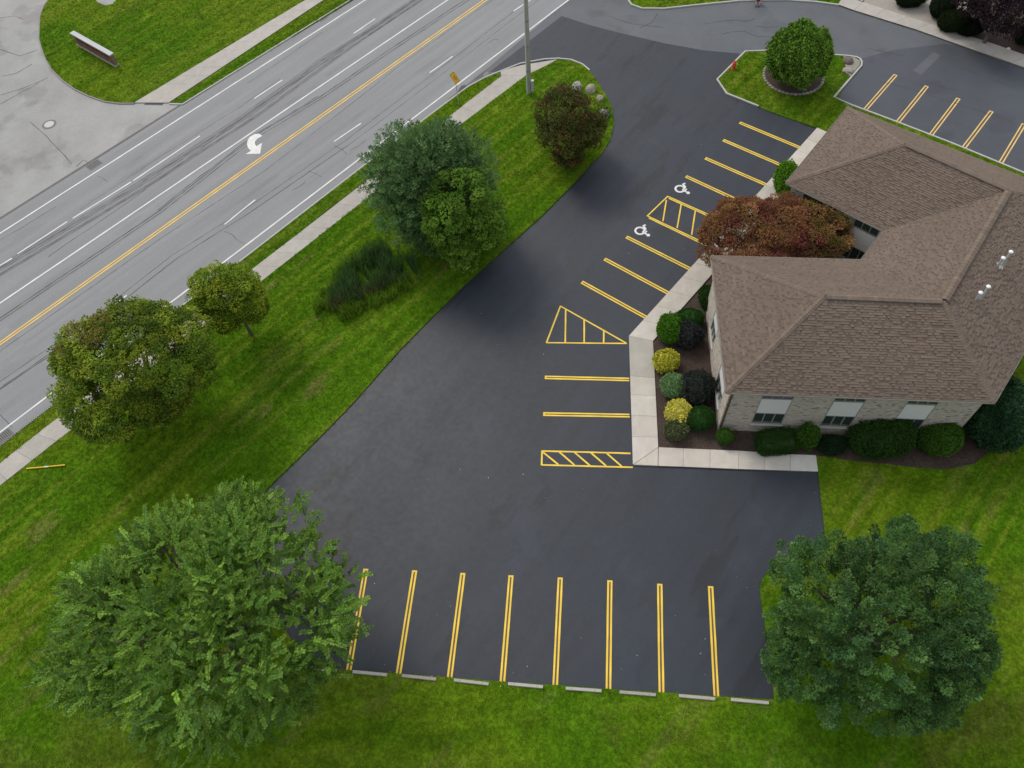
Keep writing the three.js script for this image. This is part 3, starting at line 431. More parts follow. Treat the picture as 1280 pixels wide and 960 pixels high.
WALL.forEach((a, i) => {
  const b = WALL[(i + 1) % WALL.length], d = b.clone().sub(a).setY(0), L = d.length(); d.normalize(); const n = V(d.z, 0, -d.x).multiplyScalar(-turn); if (inside(WALL, a.x + d.x * L / 2 + n.x * 0.3, a.z + d.z * L / 2 + n.z * 0.3)) n.negate();
  const id = ['NwW', 'NwS', 'midW', 'sN', 'W', 'S', 'E', 'NwN'][i];
  const wins = { S: [[1.8, 3.6], [5.8, 7.55], [9.75, 11.45]], W: [[L - 7.0, L - 5.4], [L - 2.9, L - 0.95]], NwS: [[0.9, 2.7], [4.62, 6.35]], NwW: [[1.5, 3.3], [5.4, 7.2]], E: [[3, 4.8], [7, 8.8], [11, 12.8]], NwN: [[3, 4.8], [7, 8.8], [11, 12.8]], sN: [[2, 3.8], [5.5, 7.3]], midW: [] }[id];
  // backing wall, cut round the windows
  const cols = [0, ...wins.flat(), L], pos = [], quad = (u0, u1, y0, y1, o) => { const q = (u, h) => a.clone().addScaledVector(d, u).addScaledVector(n, o).setY(h), A = q(u0, y0), B = q(u1, y0), C = q(u1, y1), D = q(u0, y1); for (const v of [A, B, C, A, C, D]) pos.push(v.x, v.y, v.z); };
  for (let k = 0; k + 1 < cols.length; k++) if (k % 2 === 0) quad(cols[k], cols[k + 1], -0.1, E0, -0.012); else { quad(cols[k], cols[k + 1], -0.1, Y4[0], -0.012); quad(cols[k], cols[k + 1], Y4[3], E0, -0.012); }
  quad(0, L, -0.1, E0, -0.25);
  const wall = part('wall', quadMesh(pos), ['E', 'NwN', 'sN', 'midW'].includes(id) ? MB.trim : MB.mortar, office);
  if (!['E', 'NwN', 'sN', 'midW'].includes(id)) {
    const bp = [], bc = [], r = rng(300 + i), bw = 0.215, bh = 0.072; let row = 0;
    for (let y = 0.0; y < E0 - bh; y += bh, row++) for (let u = row % 2 ? -bw / 2 : 0; u < L; u += bw) {
      let u0 = Math.max(0, u), u1 = Math.min(L, u + bw - 0.012); const y1 = y + bh - 0.011; if (u1 - u0 < 0.03) continue;
      let skip = false; for (const [p, q] of wins) if (y1 > Y4[0] - 0.02 && y < Y4[3]) { if (u0 >= p - 0.01 && u1 <= q + 0.01) skip = true; else if (u0 < p && u1 > p) u1 = p; else if (u0 < q && u1 > q) u0 = q; } if (skip || u1 - u0 < 0.02) continue;
      const o = r() * 0.004, c = r() < 0.055 ? BRD[Math.floor(r() * 3)] : BR[Math.floor(r() * 5)], k = 0.9 + 0.2 * r(), q = (uu, hh, oo) => a.clone().addScaledVector(d, uu).addScaledVector(n, oo).setY(hh);
      const F = [q(u0, y, o), q(u1, y, o), q(u1, y1, o), q(u0, y1, o)], B = [q(u0, y, -0.02), q(u1, y, -0.02), q(u1, y1, -0.02), q(u0, y1, -0.02)];
      const put = (...v) => { for (const w of v) { bp.push(w.x, w.y, w.z); bc.push(c[0] * k, c[1] * k, c[2] * k); } }; put(F[0], F[1], F[2], F[0], F[2], F[3]); for (let s = 0; s < 4; s++) { const t = (s + 1) % 4; put(F[s], B[s], B[t], F[s], B[t], F[t]); }
    }
    part('brickwork', quadMesh(bp, bc), MB.brick, wall, true);
  }
  for (const [p, q] of wins) windowUnit(a, d, n, p, q, Y4);
  if (id === 'S') { const c = a.clone().addScaledVector(d, 0.12).addScaledVector(n, 0.06); part('downspout', merge([box(0.09, EAVE - 0.3, 0.07, c.x, (EAVE - 0.3) / 2 + 0.1, c.z)]), MB.brown, office); const c2 = c.clone(); part('downspout_foot', box(0.09, 0.07, 0.35, c2.x, 0.12, c2.z + 0.18), MB.cap, office); }
});
// vent pipes on the roof
for (const [x, y] of [[1251.6, 332], [1223.7, 375]]) {
  const pl = planes.ME, d = ray(x, y), eye = V(0, HIGH, 0), t = pl.o.clone().sub(eye).dot(pl.n) / d.dot(pl.n), b = eye.clone().addScaledVector(d, t);
  const vent = part('vent_pipe', merge([rod(b.clone().setY(b.y - 0.1), b.clone().setY(b.y + 1.15), 0.06), rod(b.clone().add(V(-0.26, -0.1, 0.05)), b.clone().add(V(-0.26, 0.72, 0.05)), 0.06), rod(b.clone().add(V(-0.26, 0.55, 0.05)), b.clone().add(V(0, 0.55, 0)), 0.035)]), MB.pipe, roof);
  const bonnet = (o, h) => { const g = new THREE.SphereGeometry(0.13, 14, 8); g.scale(1, 0.6, 1); g.translate(b.x + o.x, b.y + h, b.z + o.z); return g; };
  part('vent_cap', bonnet(V(0, 0, 0), 1.18), MB.cap, vent); part('vent_cap', bonnet(V(-0.26, 0, 0.05), 0.76), MB.cap, vent);
  const fl = box(0.42, 0.02, 0.42); fl.applyQuaternion(new THREE.Quaternion().setFromUnitVectors(V(0, 1, 0), pl.n)); fl.translate(b.x - 0.12, b.y + 0.05, b.z + 0.03); part('flashing', fl, MB.pipe, vent);
}
// planting bed round the office
const bed = px([[880, 357], [848, 392], [816.5, 428], [823, 560], [922.5, 564.8], [987.5, 569.2], [1019.8, 570.4], [1040, 573], [1069, 577], [1110, 581], [1147, 585.5], [1183, 587.5], [1218, 580], [1244, 561], [1290, 520], [1330, 470]]);
struct('mulch_bed', slab([...bed, WALL[6].clone().setY(0), WALL[2].clone().setY(0), WALL[1].clone().setY(0), P(1040, 172), P(960, 262)], 0.05, -0.02), M.mulch);
// ───────────────────────── plants ─────────────────────────
function leafGeo(len, wid, n = 1, seed = 1, spread = 1) {   // one leaf, or a sprig of n leaves, +Y along the stalk, +Z the upper side
  const r = rng(seed), pos = [];
  for (let i = 0; i < n; i++) {
    const a = n === 1 ? 0 : (i / n) * 6.283 + r() * 0.8, tilt = n === 1 ? 0 : spread * (0.5 + r() * 0.7), l = len * (n === 1 ? 1 : 0.75 + r() * 0.5), w = wid * l / len / 2;
    const q = new THREE.Quaternion().setFromEuler(new THREE.Euler(0, a, 0)).multiply(new THREE.Quaternion().setFromEuler(new THREE.Euler(tilt, 0, 0)));
    const v = [[0, 0, 0], [-w, l * 0.45, -w * 0.25], [0, l * 0.5, 0.0], [w, l * 0.45, -w * 0.25], [0, l, -l * 0.12]].map(p => V(...p).applyQuaternion(q));
    for (const t of [[0, 2, 1], [0, 3, 2], [1, 2, 4], [2, 3, 4]]) for (const k of t) pos.push(v[k].x, v[k].y, v[k].z);
  }
  return quadMesh(pos);
}
const leafMat = (rough = 0.75, trans = 0.25) => new THREE.MeshPhysicalMaterial({ color: 0xffffff, roughness: rough, transmission: trans, thickness: 0, specularIntensity: 0.12, side: THREE.DoubleSide });
const LM = { soft: leafMat(0.8, 0.3), glossy: leafMat(0.5, 0.2), dense: new THREE.MeshPhysicalMaterial({ color: 0xffffff, roughness: 0.9, specularIntensity: 0.15, side: THREE.DoubleSide }) };
const bx = V(0, 0, 0), by = V(0, 0, 0), bz = V(0, 0, 0), mm = new THREE.Matrix4();
function leafMatrix(p, d, n, s) {                          // leaf axis d, facing n
  by.copy(d).normalize(); bx.crossVectors(by, n); if (bx.lengthSq() < 1e-6) bx.set(1, 0, 0); bx.normalize(); bz.crossVectors(bx, by);
  return mm.makeBasis(bx.clone().multiplyScalar(s), by.clone().multiplyScalar(s), bz.clone().multiplyScalar(s)).setPosition(p);
}
const rdir = r => { const z = r() * 2 - 1, a = r() * 6.283, s = Math.sqrt(1 - z * z); return V(s * Math.cos(a), z, s * Math.sin(a)); };
function instanced(name, list, geo, m, parent) {           // list: [matrix, colour]
  const o = new THREE.InstancedMesh(geo, m, list.length); list.forEach(([a, c], i) => { o.setMatrixAt(i, a); o.setColorAt(i, c); }); o.name = name; o.userData.kind = 'stuff'; shade(o); parent.add(o); return o;
}
const pick = (pal, r, k = 1) => { const i = Math.floor(r() * (pal.length - 0.001)), j = Math.min(pal.length - 1, i + 1), c = mix3(pal[i], pal[j], r()), e = k * (0.8 + 0.4 * r()); return col.setRGB(c[0] * e, c[1] * e, c[2] * e).clone(); };
const lobes = (d, seed, amt) => 1 + amt * (fbm(d.x * 2.2 + seed, d.z * 2.2 + d.y * 1.7 + seed * 3, 3) - 0.5) * 2;
function trunk(parent, base, c, R, o) {                    // tapered, leaning stem and limbs reaching into the crown
  const r = rng(o.seed + 9), g = [], h0 = o.fork ?? Math.max(0.6, c.y - R.y * 0.75), rad = o.trunk ?? 0.2, f = V(c.x * 0.5, h0, c.z * 0.5);
  g.push(rod(V(0, -0.1, 0), V(f.x * 0.4, h0 * 0.5, f.z * 0.4), rad * 1.35, rad * 1.05, 10), rod(V(f.x * 0.4, h0 * 0.5, f.z * 0.4), f, rad * 1.05, rad * 0.9, 10));
  const n = o.limbs ?? 9; for (let i = 0; i < n; i++) {
    const a = i / n * 6.283 + r(), el = 0.15 + r() * 0.9, d = V(Math.cos(a) * Math.cos(el), Math.sin(el), Math.sin(a) * Math.cos(el)), e = V(c.x + d.x * R.x * 0.8, c.y + d.y * R.y * 0.7, c.z + d.z * R.z * 0.8), m = f.clone().lerp(e, 0.5); m.y += 0.25 * R.y * r(); m.x += (r() - 0.5) * 0.5;
    g.push(rod(f, m, rad * 0.55, rad * 0.3, 7), rod(m, e, rad * 0.3, rad * 0.08, 6));
    for (let k = 0; k < 3; k++) { const s = m.clone().lerp(e, r() * 0.8), t = s.clone().add(rdir(r).multiplyScalar(R.x * 0.28)); g.push(rod(s, t, rad * 0.16, rad * 0.05, 5)); }
  }
  part('trunk', merge(g), o.bark ?? M.bark, parent);
}
// A crown is a heap of leafy masses (the ends of limbs) round its centre; spots() gives points on their outer sides.
function spots(c, R, o, count, r) {
  const m = [], n = o.masses ?? 14, out = [];
  for (let i = 0; i < n; i++) { let d; do d = rdir(r); while (d.y < (o.low ?? -0.6)); const k = o.reach ?? 0.6, v = 0.86 + 0.28 * r(); m.push([V(c.x + d.x * R.x * k * v, c.y + d.y * R.y * k * v, c.z + d.z * R.z * k * v), (o.mass ?? 0.42) * (0.75 + 0.5 * r()), d, 0.86 + 0.28 * r()]); }
  m.push([c.clone(), 0.66, V(0, 1, 0), 1]);
  let guard = 0; while (out.length < count && guard++ < count * 30) {
    const q = m[r() < 0.14 ? m.length - 1 : Math.floor(r() * m.length)], d = rdir(r); if (d.dot(q[2]) < -0.35) continue;
    const deep = r() < (o.inner ?? 0.15) ? 0.5 + 0.35 * r() : 1 - (o.depth ?? 0.14) * r(), p = V(q[0].x + d.x * R.x * q[1] * deep, q[0].y + d.y * R.y * q[1] * deep, q[0].z + d.z * R.z * q[1] * deep);
    if (deep > 0.8 && m.some(w => w !== q && V((p.x - w[0].x) / R.x, (p.y - w[0].y) / R.y, (p.z - w[0].z) / R.z).length() < w[1] * 0.8)) continue;
    const e = p.clone().sub(c).normalize().multiplyScalar(0.55).add(d).normalize(); out.push([p, e, q[3]]);
  }
  return out;
}
// crown of leaf clumps; o: clumps, per, size [min,max], leaf geometry, palette
function clumpCrown(parent, c, R, o) {
  const r = rng(o.seed), list = [], base = parent.position;
  for (const [cc, out0, mt] of spots(c, R, o, o.clumps, r)) {
    const s = o.size[0] + (o.size[1] - o.size[0]) * r(), out = out0.clone(); out.y += o.lift ?? 0.25; out.normalize();
    const pal = o.patch ? o.patch(cc, r) || o.palette : o.palette, tint = pick(pal, r, (0.8 + 0.4 * r()) * mt);
    for (let q = 0; q < o.per; q++) {
      let e; do e = rdir(r); while (e.dot(out) < -0.35);
      const rr = s * (0.4 + 0.6 * Math.cbrt(r())), p = V(cc.x + e.x * rr, cc.y + e.y * rr * (o.flat ?? 0.75), cc.z + e.z * rr);
      if (p.y < 0.06) continue;
      if (o.avoid && o.avoid(p.x + base.x, p.y, p.z + base.z)) continue;
      const dir = e.clone().multiplyScalar(0.8).addScaledVector(rdir(r), 0.6); dir.y -= o.droop ?? 0.15; const nn = out.clone().multiplyScalar(0.5).addScaledVector(e, 0.7).addScaledVector(rdir(r), 0.5); nn.y += 0.8;
      list.push([leafMatrix(p, dir, nn, 0.7 + 0.6 * r()).clone(), tint.clone().multiplyScalar(0.78 + 0.44 * r())]);
    }
  }
  instanced('crown', list, o.leaf, o.mat ?? LM.soft, parent);
}
// crown of leafy shoots
function shootCrown(parent, c, R, o) {
  const r = rng(o.seed), list = [], twigs = [];
  for (const [end, d, mt] of spots(c, R, o, o.shoots, r)) {
    const L = o.len[0] + (o.len[1] - o.len[0]) * r(), t = d.clone().addScaledVector(rdir(r), o.wild ?? 0.55); t.y += o.lift ?? 0.15; t.normalize(); const p0 = end.clone().addScaledVector(t, -L * 0.7);
    let side = new THREE.Vector3().crossVectors(t, V(0, 1, 0)); if (side.lengthSq() < 0.01) side = V(1, 0, 0); side.normalize(); const up = new THREE.Vector3().crossVectors(side, t), tint = pick(o.palette, r, (0.78 + 0.44 * r()) * mt), fan = o.fan ?? 1;
    if (o.twig && r() < 0.5) twigs.push(rod(p0, p0.clone().addScaledVector(t, L * 0.92).add(V(0, -L * 0.08, 0)), 0.016, 0.005, 4));
    for (let q = 0; q < o.per; q++) {
      const f = (q + r()) / o.per, a = (q % 2 ? 1 : -1) * (0.5 + 0.9 * r()) * fan + (r() < 0.25 ? 1.6 : 0), p = p0.clone().addScaledVector(t, L * f); p.y -= L * 0.1 * f * f * (o.sag ?? 1);
      if (o.brush) { const b = r() * 6.283, rad = o.brush * Math.sqrt(r()) * Math.sqrt(Math.max(0.06, 1 - f * f)); const v = side.clone().multiplyScalar(Math.cos(b)).addScaledVector(up, Math.sin(b)); p.addScaledVector(v, rad); list.push([leafMatrix(p, v.clone().addScaledVector(t, 0.5 + f).addScaledVector(rdir(r), 0.35), t.clone().addScaledVector(v, 0.6).addScaledVector(rdir(r), 0.4).add(V(0, 0.6, 0)), 0.7 + 0.6 * r()).clone(), tint.clone().multiplyScalar(0.78 + 0.44 * r())]); continue; }
      const dir = t.clone().multiplyScalar(o.along ?? 0.75).addScaledVector(side, Math.sin(a)).addScaledVector(up, Math.cos(a) * 0.5), nn = up.clone().multiplyScalar(0.6).addScaledVector(rdir(r), 0.55); nn.y += 0.8;
      if (p.y < 0.06) continue;
      list.push([leafMatrix(p, dir, nn, (0.7 + 0.6 * r()) * (1 - 0.3 * f)).clone(), tint.clone().multiplyScalar(0.78 + 0.44 * r())]);
    }
  }
  instanced('crown', list, o.leaf, o.mat ?? LM.soft, parent); if (twigs.length) part('twigs', merge(twigs), o.bark ?? M.bark, parent, true);
}
function tree(name, label, x, y, hc, Rv, build, o) {       // crown centre seen at photo pixel (x, y), hc metres up
  const b = P(x, y, hc).setY(0); b.y = o.ground ?? LAWN - 0.02; const t = thing(name, label, 'tree', b), c = V(o.lean?.[0] ?? 0, hc - b.y, o.lean?.[1] ?? 0); t.position.x -= c.x; t.position.z -= c.z;
  trunk(t, b, c, Rv, o); build(t, c, Rv, o); return t;
}
const G = { oval: leafGeo(0.17, 0.085), wide: leafGeo(0.17, 0.12), narrow: leafGeo(0.17, 0.045), small: leafGeo(0.09, 0.055), tiny: leafGeo(0.065, 0.042), star: leafGeo(0.13, 0.05, 4, 3, 1.2), sprig: leafGeo(0.1, 0.055, 4, 4, 0.9) };
tree('locust_tree', 'large spreading tree with long feathery green shoots over one end of the stall row', 264, 770, 5.4, V(7.1, 4.6, 6.4), shootCrown, { seed: 1, shoots: 3500, per: 36, len: [0.6, 1.2], leaf: leafGeo(0.16, 0.1), palette: [[0.10, 0.20, 0.025], [0.15, 0.275, 0.036], [0.22, 0.37, 0.055], [0.12, 0.235, 0.042]], twig: true, trunk: 0.32, limbs: 13, fork: 1.8, masses: 46, mass: 0.33, reach: 0.78, lift: 0.35, wild: 0.7, along: 0.45, low: -0.3, depth: 0.35, inner: 0.4 });
tree('linden_tree', 'dense dark green tree of rounded leaf tufts beside the last yellow stall line', 1101, 770, 4.9, V(5.05, 4.3, 4.8), shootCrown, { seed: 2, shoots: 860, per: 105, len: [0.55, 1.1], brush: 0.3, leaf: leafGeo(0.125, 0.085), palette: [[0.05, 0.115, 0.028], [0.078, 0.165, 0.042], [0.12, 0.225, 0.06], [0.06, 0.135, 0.044]], trunk: 0.26, limbs: 11, fork: 1.2, masses: 36, mass: 0.36, reach: 0.72, depth: 0.12, lift: 0.6, wild: 0.4, inner: 0.3 });
tree('willow_tree', 'tall blue-green dome-shaped tree beside the pavement and the reeds', 538, 230, 5.0, V(4.2, 4.9, 4.0), shootCrown, { seed: 3, shoots: 4700, per: 24, brush: 0.14, len: [0.4, 0.75], leaf: leafGeo(0.17, 0.07), palette: [[0.075, 0.15, 0.046], [0.105, 0.195, 0.062], [0.15, 0.25, 0.085], [0.09, 0.175, 0.06]], trunk: 0.28, limbs: 10, masses: 40, mass: 0.5, reach: 0.56, lift: 0.45, wild: 0.5, along: 1.1, low: -0.9, depth: 0.3, inner: 0.3, fork: 1 });
tree('maple_tree', 'lighter green knobbly tree in front of the blue-green dome-shaped tree', 577, 274, 4.1, V(2.7, 3.8, 2.7), clumpCrown, { seed: 4, clumps: 380, per: 80, size: [0.24, 0.46], leaf: leafGeo(0.15, 0.1), palette: [[0.07, 0.15, 0.014], [0.115, 0.22, 0.022], [0.18, 0.30, 0.04], [0.085, 0.175, 0.018]], trunk: 0.18, limbs: 9, masses: 24, mass: 0.42, reach: 0.62, low: -0.8, lift: 0.45, fork: 0.9 });
tree('crabapple_tree', 'dark reddish-brown leafed tree on the grass by the driveway entrance', 711, 157, 3.2, V(2.7, 2.7, 2.6), clumpCrown, { seed: 5, clumps: 420, per: 75, size: [0.26, 0.52], leaf: leafGeo(0.14, 0.08), palette: [[0.045, 0.066, 0.014], [0.09, 0.07, 0.022], [0.13, 0.066, 0.026], [0.065, 0.088, 0.018], [0.10, 0.12, 0.022]], trunk: 0.17, limbs: 9, masses: 30, mass: 0.42, reach: 0.64, low: -0.7, lift: 0.35, fork: 0.8 });
tree('young_maple_tree', 'small yellow-green tree beside the pavement, lighter than its larger neighbour', 287, 370, 4.2, V(2.05, 1.95, 2.05), clumpCrown, { seed: 6, clumps: 240, per: 95, size: [0.26, 0.5], leaf: leafGeo(0.15, 0.1), palette: [[0.13, 0.21, 0.014], [0.21, 0.295, 0.02], [0.32, 0.38, 0.03], [0.14, 0.225, 0.02]], trunk: 0.1, limbs: 7, masses: 18, mass: 0.46, reach: 0.6, fork: 1.8, low: -0.75, lift: 0.45 });
tree('street_maple_tree', 'broad green maple with a rusty red patch standing next to the small yellow-green tree', 169, 466, 4.9, V(4.3, 3.5, 4.05), clumpCrown, { seed: 7, clumps: 900, per: 88, size: [0.26, 0.5], leaf: leafGeo(0.14, 0.095), palette: [[0.085, 0.145, 0.014], [0.135, 0.21, 0.018], [0.20, 0.27, 0.022], [0.29, 0.34, 0.03], [0.095, 0.16, 0.02]], trunk: 0.2, limbs: 11, masses: 40, mass: 0.38, reach: 0.68, fork: 1.6, low: -0.7, lift: 0.45, depth: 0.2, patch: (p, r) => p.x < -0.2 && p.x > -3.2 && p.z < 0.2 && p.z > -3 && p.y > 5.2 && r() < 0.6 ? [[0.19, 0.12, 0.03], [0.20, 0.145, 0.03], [0.16, 0.17, 0.03]] : null });
const eaveOut = inset(OUT, turn * -0.08);
tree('japanese_maple_tree', 'low spreading red and bronze maple between the two wings of the office', 970, 296, 3.5, V(4.7, 2.0, 3.1), clumpCrown, { seed: 8, ground: 0.04, clumps: 480, per: 110, size: [0.36, 0.7], leaf: leafGeo(0.13, 0.055, 3, 3, 1.0), palette: [[0.235, 0.095, 0.05], [0.29, 0.125, 0.065], [0.29, 0.18, 0.06], [0.34, 0.175, 0.085]], trunk: 0.15, limbs: 9, masses: 40, mass: 0.36, reach: 0.7, fork: 0.9, low: -0.5, flat: 0.6, droop: 0.3, lift: 0.6, avoid: (x, y, z) => (y > 4.7 ? inside(eaveOut, x, z) : inside(WALL, x, z)), patch: (p, r) => p.x > 1.9 && r() < 0.75 ? [[0.165, 0.135, 0.03], [0.20, 0.155, 0.035], [0.17, 0.105, 0.045]] : r() < 0.12 ? [[0.26, 0.065, 0.065], [0.22, 0.075, 0.065]] : null });
tree('plum_tree', 'very dark purple-leafed tree in the gravel bed by the curved walk', 1252, 10, 3.2, V(3.5, 2.7, 3.0), clumpCrown, { seed: 9, clumps: 260, per: 80, size: [0.35, 0.65], leaf: leafGeo(0.16, 0.08), palette: [[0.017, 0.011, 0.015], [0.025, 0.015, 0.02], [0.035, 0.02, 0.026]], trunk: 0.15, limbs: 8, masses: 18, mass: 0.36, fork: 0.8, low: -0.7, ground: 0.04 });

// shrubs: loose leaves over a mass of the same foliage
function shrub(name, label, x, y, R, o) {                  // (x, y): photo pixel of the middle, R: half sizes in metres
  const hc = R.y * (o.sit ?? 0.92), b = P(x, y, hc + 0.05); b.y = o.ground ?? 0.04; const t = thing(name, label, 'shrub', b, o.group), c = V(0, hc, 0), r = rng(o.seed), list = [];
  const sq = o.box ?? 2, surf = d => { const k = Math.pow(Math.pow(Math.abs(d.x), sq) + Math.pow(Math.abs(d.y), sq) + Math.pow(Math.abs(d.z), sq), -1 / sq); return V(d.x * k * R.x, d.y * k * R.y, d.z * k * R.z); };
  const g = new THREE.IcosahedronGeometry(1, 3), p = g.attributes.position; for (let i = 0; i < p.count; i++) { const d = V(p.getX(i), p.getY(i), p.getZ(i)).normalize(), s = surf(d).multiplyScalar(lobes(d, o.seed, (o.lobe ?? 0.05) * 1.5) * (o.coreAt ?? 0.8)); p.setXYZ(i, s.x, Math.max(0.02, s.y + hc), s.z); } g.computeVertexNormals(); part('inner_foliage', g, mat(o.palette[1], 1), t);
  const n = o.leaves ?? 2600; for (let i = 0; i < n; i++) {
    const d = rdir(r), s = surf(d).multiplyScalar(lobes(d, o.seed, (o.lobe ?? 0.05) * 1.5) * (0.88 + 0.14 * r() + (0.08 + (o.rough ?? 0)) * (noise(d.x * 7 + o.seed, d.z * 7 + d.y * 5) - 0.5))), q = s.add(c); if (q.y < 0.03) continue;
    const out = V(d.x / R.x, d.y / R.y, d.z / R.z).normalize(), dir = out.clone().multiplyScalar(o.stiff ?? 0.5).addScaledVector(rdir(r), 0.9); dir.y += o.lift ?? 0.2; const pal = o.patch ? o.patch(q, r) || o.palette : o.palette;
    list.push([leafMatrix(q, dir, out.addScaledVector(rdir(r), 0.5), 0.7 + 0.6 * r()).clone(), pick(pal, r, 0.8 + 0.4 * noise(d.x * 3 + 9, d.z * 3 + d.y * 2))]);
  }
  instanced('foliage', list, o.leaf ?? G.sprig, o.mat ?? LM.dense, t); return t;
}
const green = [[0.028, 0.078, 0.009], [0.042, 0.11, 0.013], [0.06, 0.14, 0.016]], deep = [[0.018, 0.052, 0.009], [0.026, 0.068, 0.012], [0.036, 0.086, 0.014]], gold = [[0.36, 0.36, 0.02], [0.58, 0.54, 0.05], [0.72, 0.66, 0.10], [0.26, 0.30, 0.03]], sage = [[0.09, 0.18, 0.06], [0.14, 0.26, 0.095], [0.20, 0.33, 0.14]], slate = [[0.022, 0.030, 0.024], [0.034, 0.043, 0.034], [0.05, 0.058, 0.045]], olive = [[0.06, 0.085, 0.03], [0.10, 0.125, 0.05], [0.15, 0.165, 0.075]];
shrub('round_bush', 'big ball-shaped green bush ringed with stones on the kerbed island', 1000, 68, V(2.38, 2.1, 2.3), { seed: 30, leaves: 13000, leaf: leafGeo(0.17, 0.09, 4, 4, 0.7), palette: [[0.055, 0.135, 0.014], [0.105, 0.21, 0.024], [0.19, 0.33, 0.045]], lobe: 0.09, rough: 0.2, stiff: 1.0, lift: 0.5, sit: 1.3, coreAt: 0.76, ground: 0.06 });
shrub('shrub', 'bright green rounded bush against the pavement corner of the mulch bed', 838, 411, V(0.82, 0.85, 1.0), { seed: 31, leaves: 3200, palette: [[0.04, 0.125, 0.008], [0.06, 0.17, 0.012], [0.085, 0.21, 0.016]], lobe: 0.14, rough: 0.12 });
shrub('shrub', 'smooth dark green mound behind the slate-grey bush', 861, 398, V(1.05, 0.6, 0.75), { seed: 32, leaves: 3600, leaf: leafGeo(0.06, 0.035, 4, 4, 0.8), palette: [[0.022, 0.075, 0.012], [0.03, 0.092, 0.014]], lobe: 0.04 });
shrub('shrub', 'slate-grey purple bush beside the bright green bush', 861, 419, V(0.85, 0.8, 0.8), { seed: 33, leaves: 2600, palette: [[0.022, 0.024, 0.024], [0.034, 0.036, 0.036], [0.05, 0.052, 0.05]], lobe: 0.18, rough: 0.2, coreAt: 0.7 });
shrub('shrub', 'golden yellow bush standing alone next to the bright green bush', 832.5, 451, V(0.82, 0.62, 0.75), { seed: 34, leaves: 1700, palette: gold, lobe: 0.14, rough: 0.22, coreAt: 0.7 });
shrub('shrub', 'pale sage green round bush between the two golden bushes', 841, 481.5, V(0.78, 0.68, 0.78), { seed: 35, leaves: 2300, palette: sage, lobe: 0.1, rough: 0.1 });
shrub('shrub', 'large dark slate-green bush close to the west wall', 873, 484, V(1.1, 0.95, 1.1), { seed: 36, leaves: 3800, palette: slate, lobe: 0.18, rough: 0.2, coreAt: 0.7 });
shrub('shrub', 'golden yellow bush squeezed between sage and dark green bushes', 849, 515, V(0.78, 0.62, 0.85), { seed: 37, leaves: 1900, palette: [[0.40, 0.40, 0.045], [0.60, 0.56, 0.09], [0.74, 0.68, 0.14]], lobe: 0.16, rough: 0.2, coreAt: 0.7 });
shrub('shrub', 'smooth dark green dome below the large slate-green bush', 875, 522.5, V(0.88, 0.62, 0.82), { seed: 38, leaves: 3600, leaf: leafGeo(0.06, 0.035, 4, 4, 0.8), palette: [[0.02, 0.068, 0.012], [0.028, 0.085, 0.014]], lobe: 0.04 });
shrub('shrub', 'small variegated olive bush at the pavement corner below the golden bush', 845, 537, V(0.68, 0.48, 0.62), { seed: 39, leaves: 1600, palette: olive, lobe: 0.14, rough: 0.15 });
shrub('shrub', 'tiny round green bush at the foot of the downspout', 906.5, 545.5, V(0.52, 0.5, 0.5), { seed: 40, leaves: 1400, leaf: leafGeo(0.065, 0.04, 4, 4, 0.8), palette: green, lobe: 0.07 });
shrub('hedge', 'clipped dark box-shaped hedge under the first south window', 971, 552, V(1.22, 0.62, 0.72), { seed: 41, leaves: 5200, leaf: leafGeo(0.065, 0.04, 4, 4, 0.8), palette: deep, box: 5, lobe: 0.03 });
shrub('shrub', 'upright green bush between the box hedge and second south window', 1009, 545, V(0.62, 0.95, 0.62), { seed: 42, leaves: 2300, palette: green, lobe: 0.2, rough: 0.12 });
shrub('shrub', 'low very dark bush under the second south window', 1040, 556, V(0.85, 0.42, 0.6), { seed: 43, leaves: 1900, palette: [[0.012, 0.032, 0.012], [0.018, 0.043, 0.016]], lobe: 0.1 });
shrub('shrub', 'big dense dark green bush between the second and third south windows', 1104, 546, V(1.75, 1.2, 1.15), { seed: 44, leaves: 8500, palette: deep, lobe: 0.14, rough: 0.1, box: 2.6 });
shrub('shrub', 'rounded green bush with bright new leaves under the third south window', 1175, 546, V(1.22, 1.1, 1.1), { seed: 45, leaves: 5600, palette: green, lobe: 0.1, rough: 0.14, patch: (p, r) => p.x > -0.2 && p.z > 0.5 && r() < 0.45 ? [[0.06, 0.15, 0.015], [0.08, 0.19, 0.02]] : null });
shrub('tall_shrub', 'tall glossy dark green shrub at the far corner of the south wall', 1252, 518, V(1.9, 2.2, 1.9), { seed: 46, leaves: 11000, leaf: leafGeo(0.12, 0.06, 4, 4, 0.9), palette: [[0.018, 0.055, 0.022], [0.026, 0.072, 0.03], [0.04, 0.095, 0.04]], lobe: 0.16, rough: 0.16, mat: LM.glossy });
shrub('shrub', 'dark green bush against the west wall under the roof edge', 887, 372, V(0.65, 0.75, 0.9), { seed: 47, leaves: 2300, palette: deep, lobe: 0.12 });
shrub('shrub', 'bright green leafy bush at the corner of the north wing by the pavement', 983, 223, V(0.72, 1.35, 1.15), { seed: 48, leaves: 3600, leaf: leafGeo(0.11, 0.07, 4, 4, 0.9), palette: [[0.06, 0.165, 0.01], [0.095, 0.235, 0.014], [0.15, 0.32, 0.022]], lobe: 0.25, rough: 0.22 });
shrub('shrub', 'dark clipped shrub in the gravel furthest along the curved walk', 1180, 6, V(1.05, 1.1, 1.1), { seed: 49, leaves: 3600, palette: [[0.012, 0.022, 0.011], [0.018, 0.032, 0.014]], lobe: 0.08 });
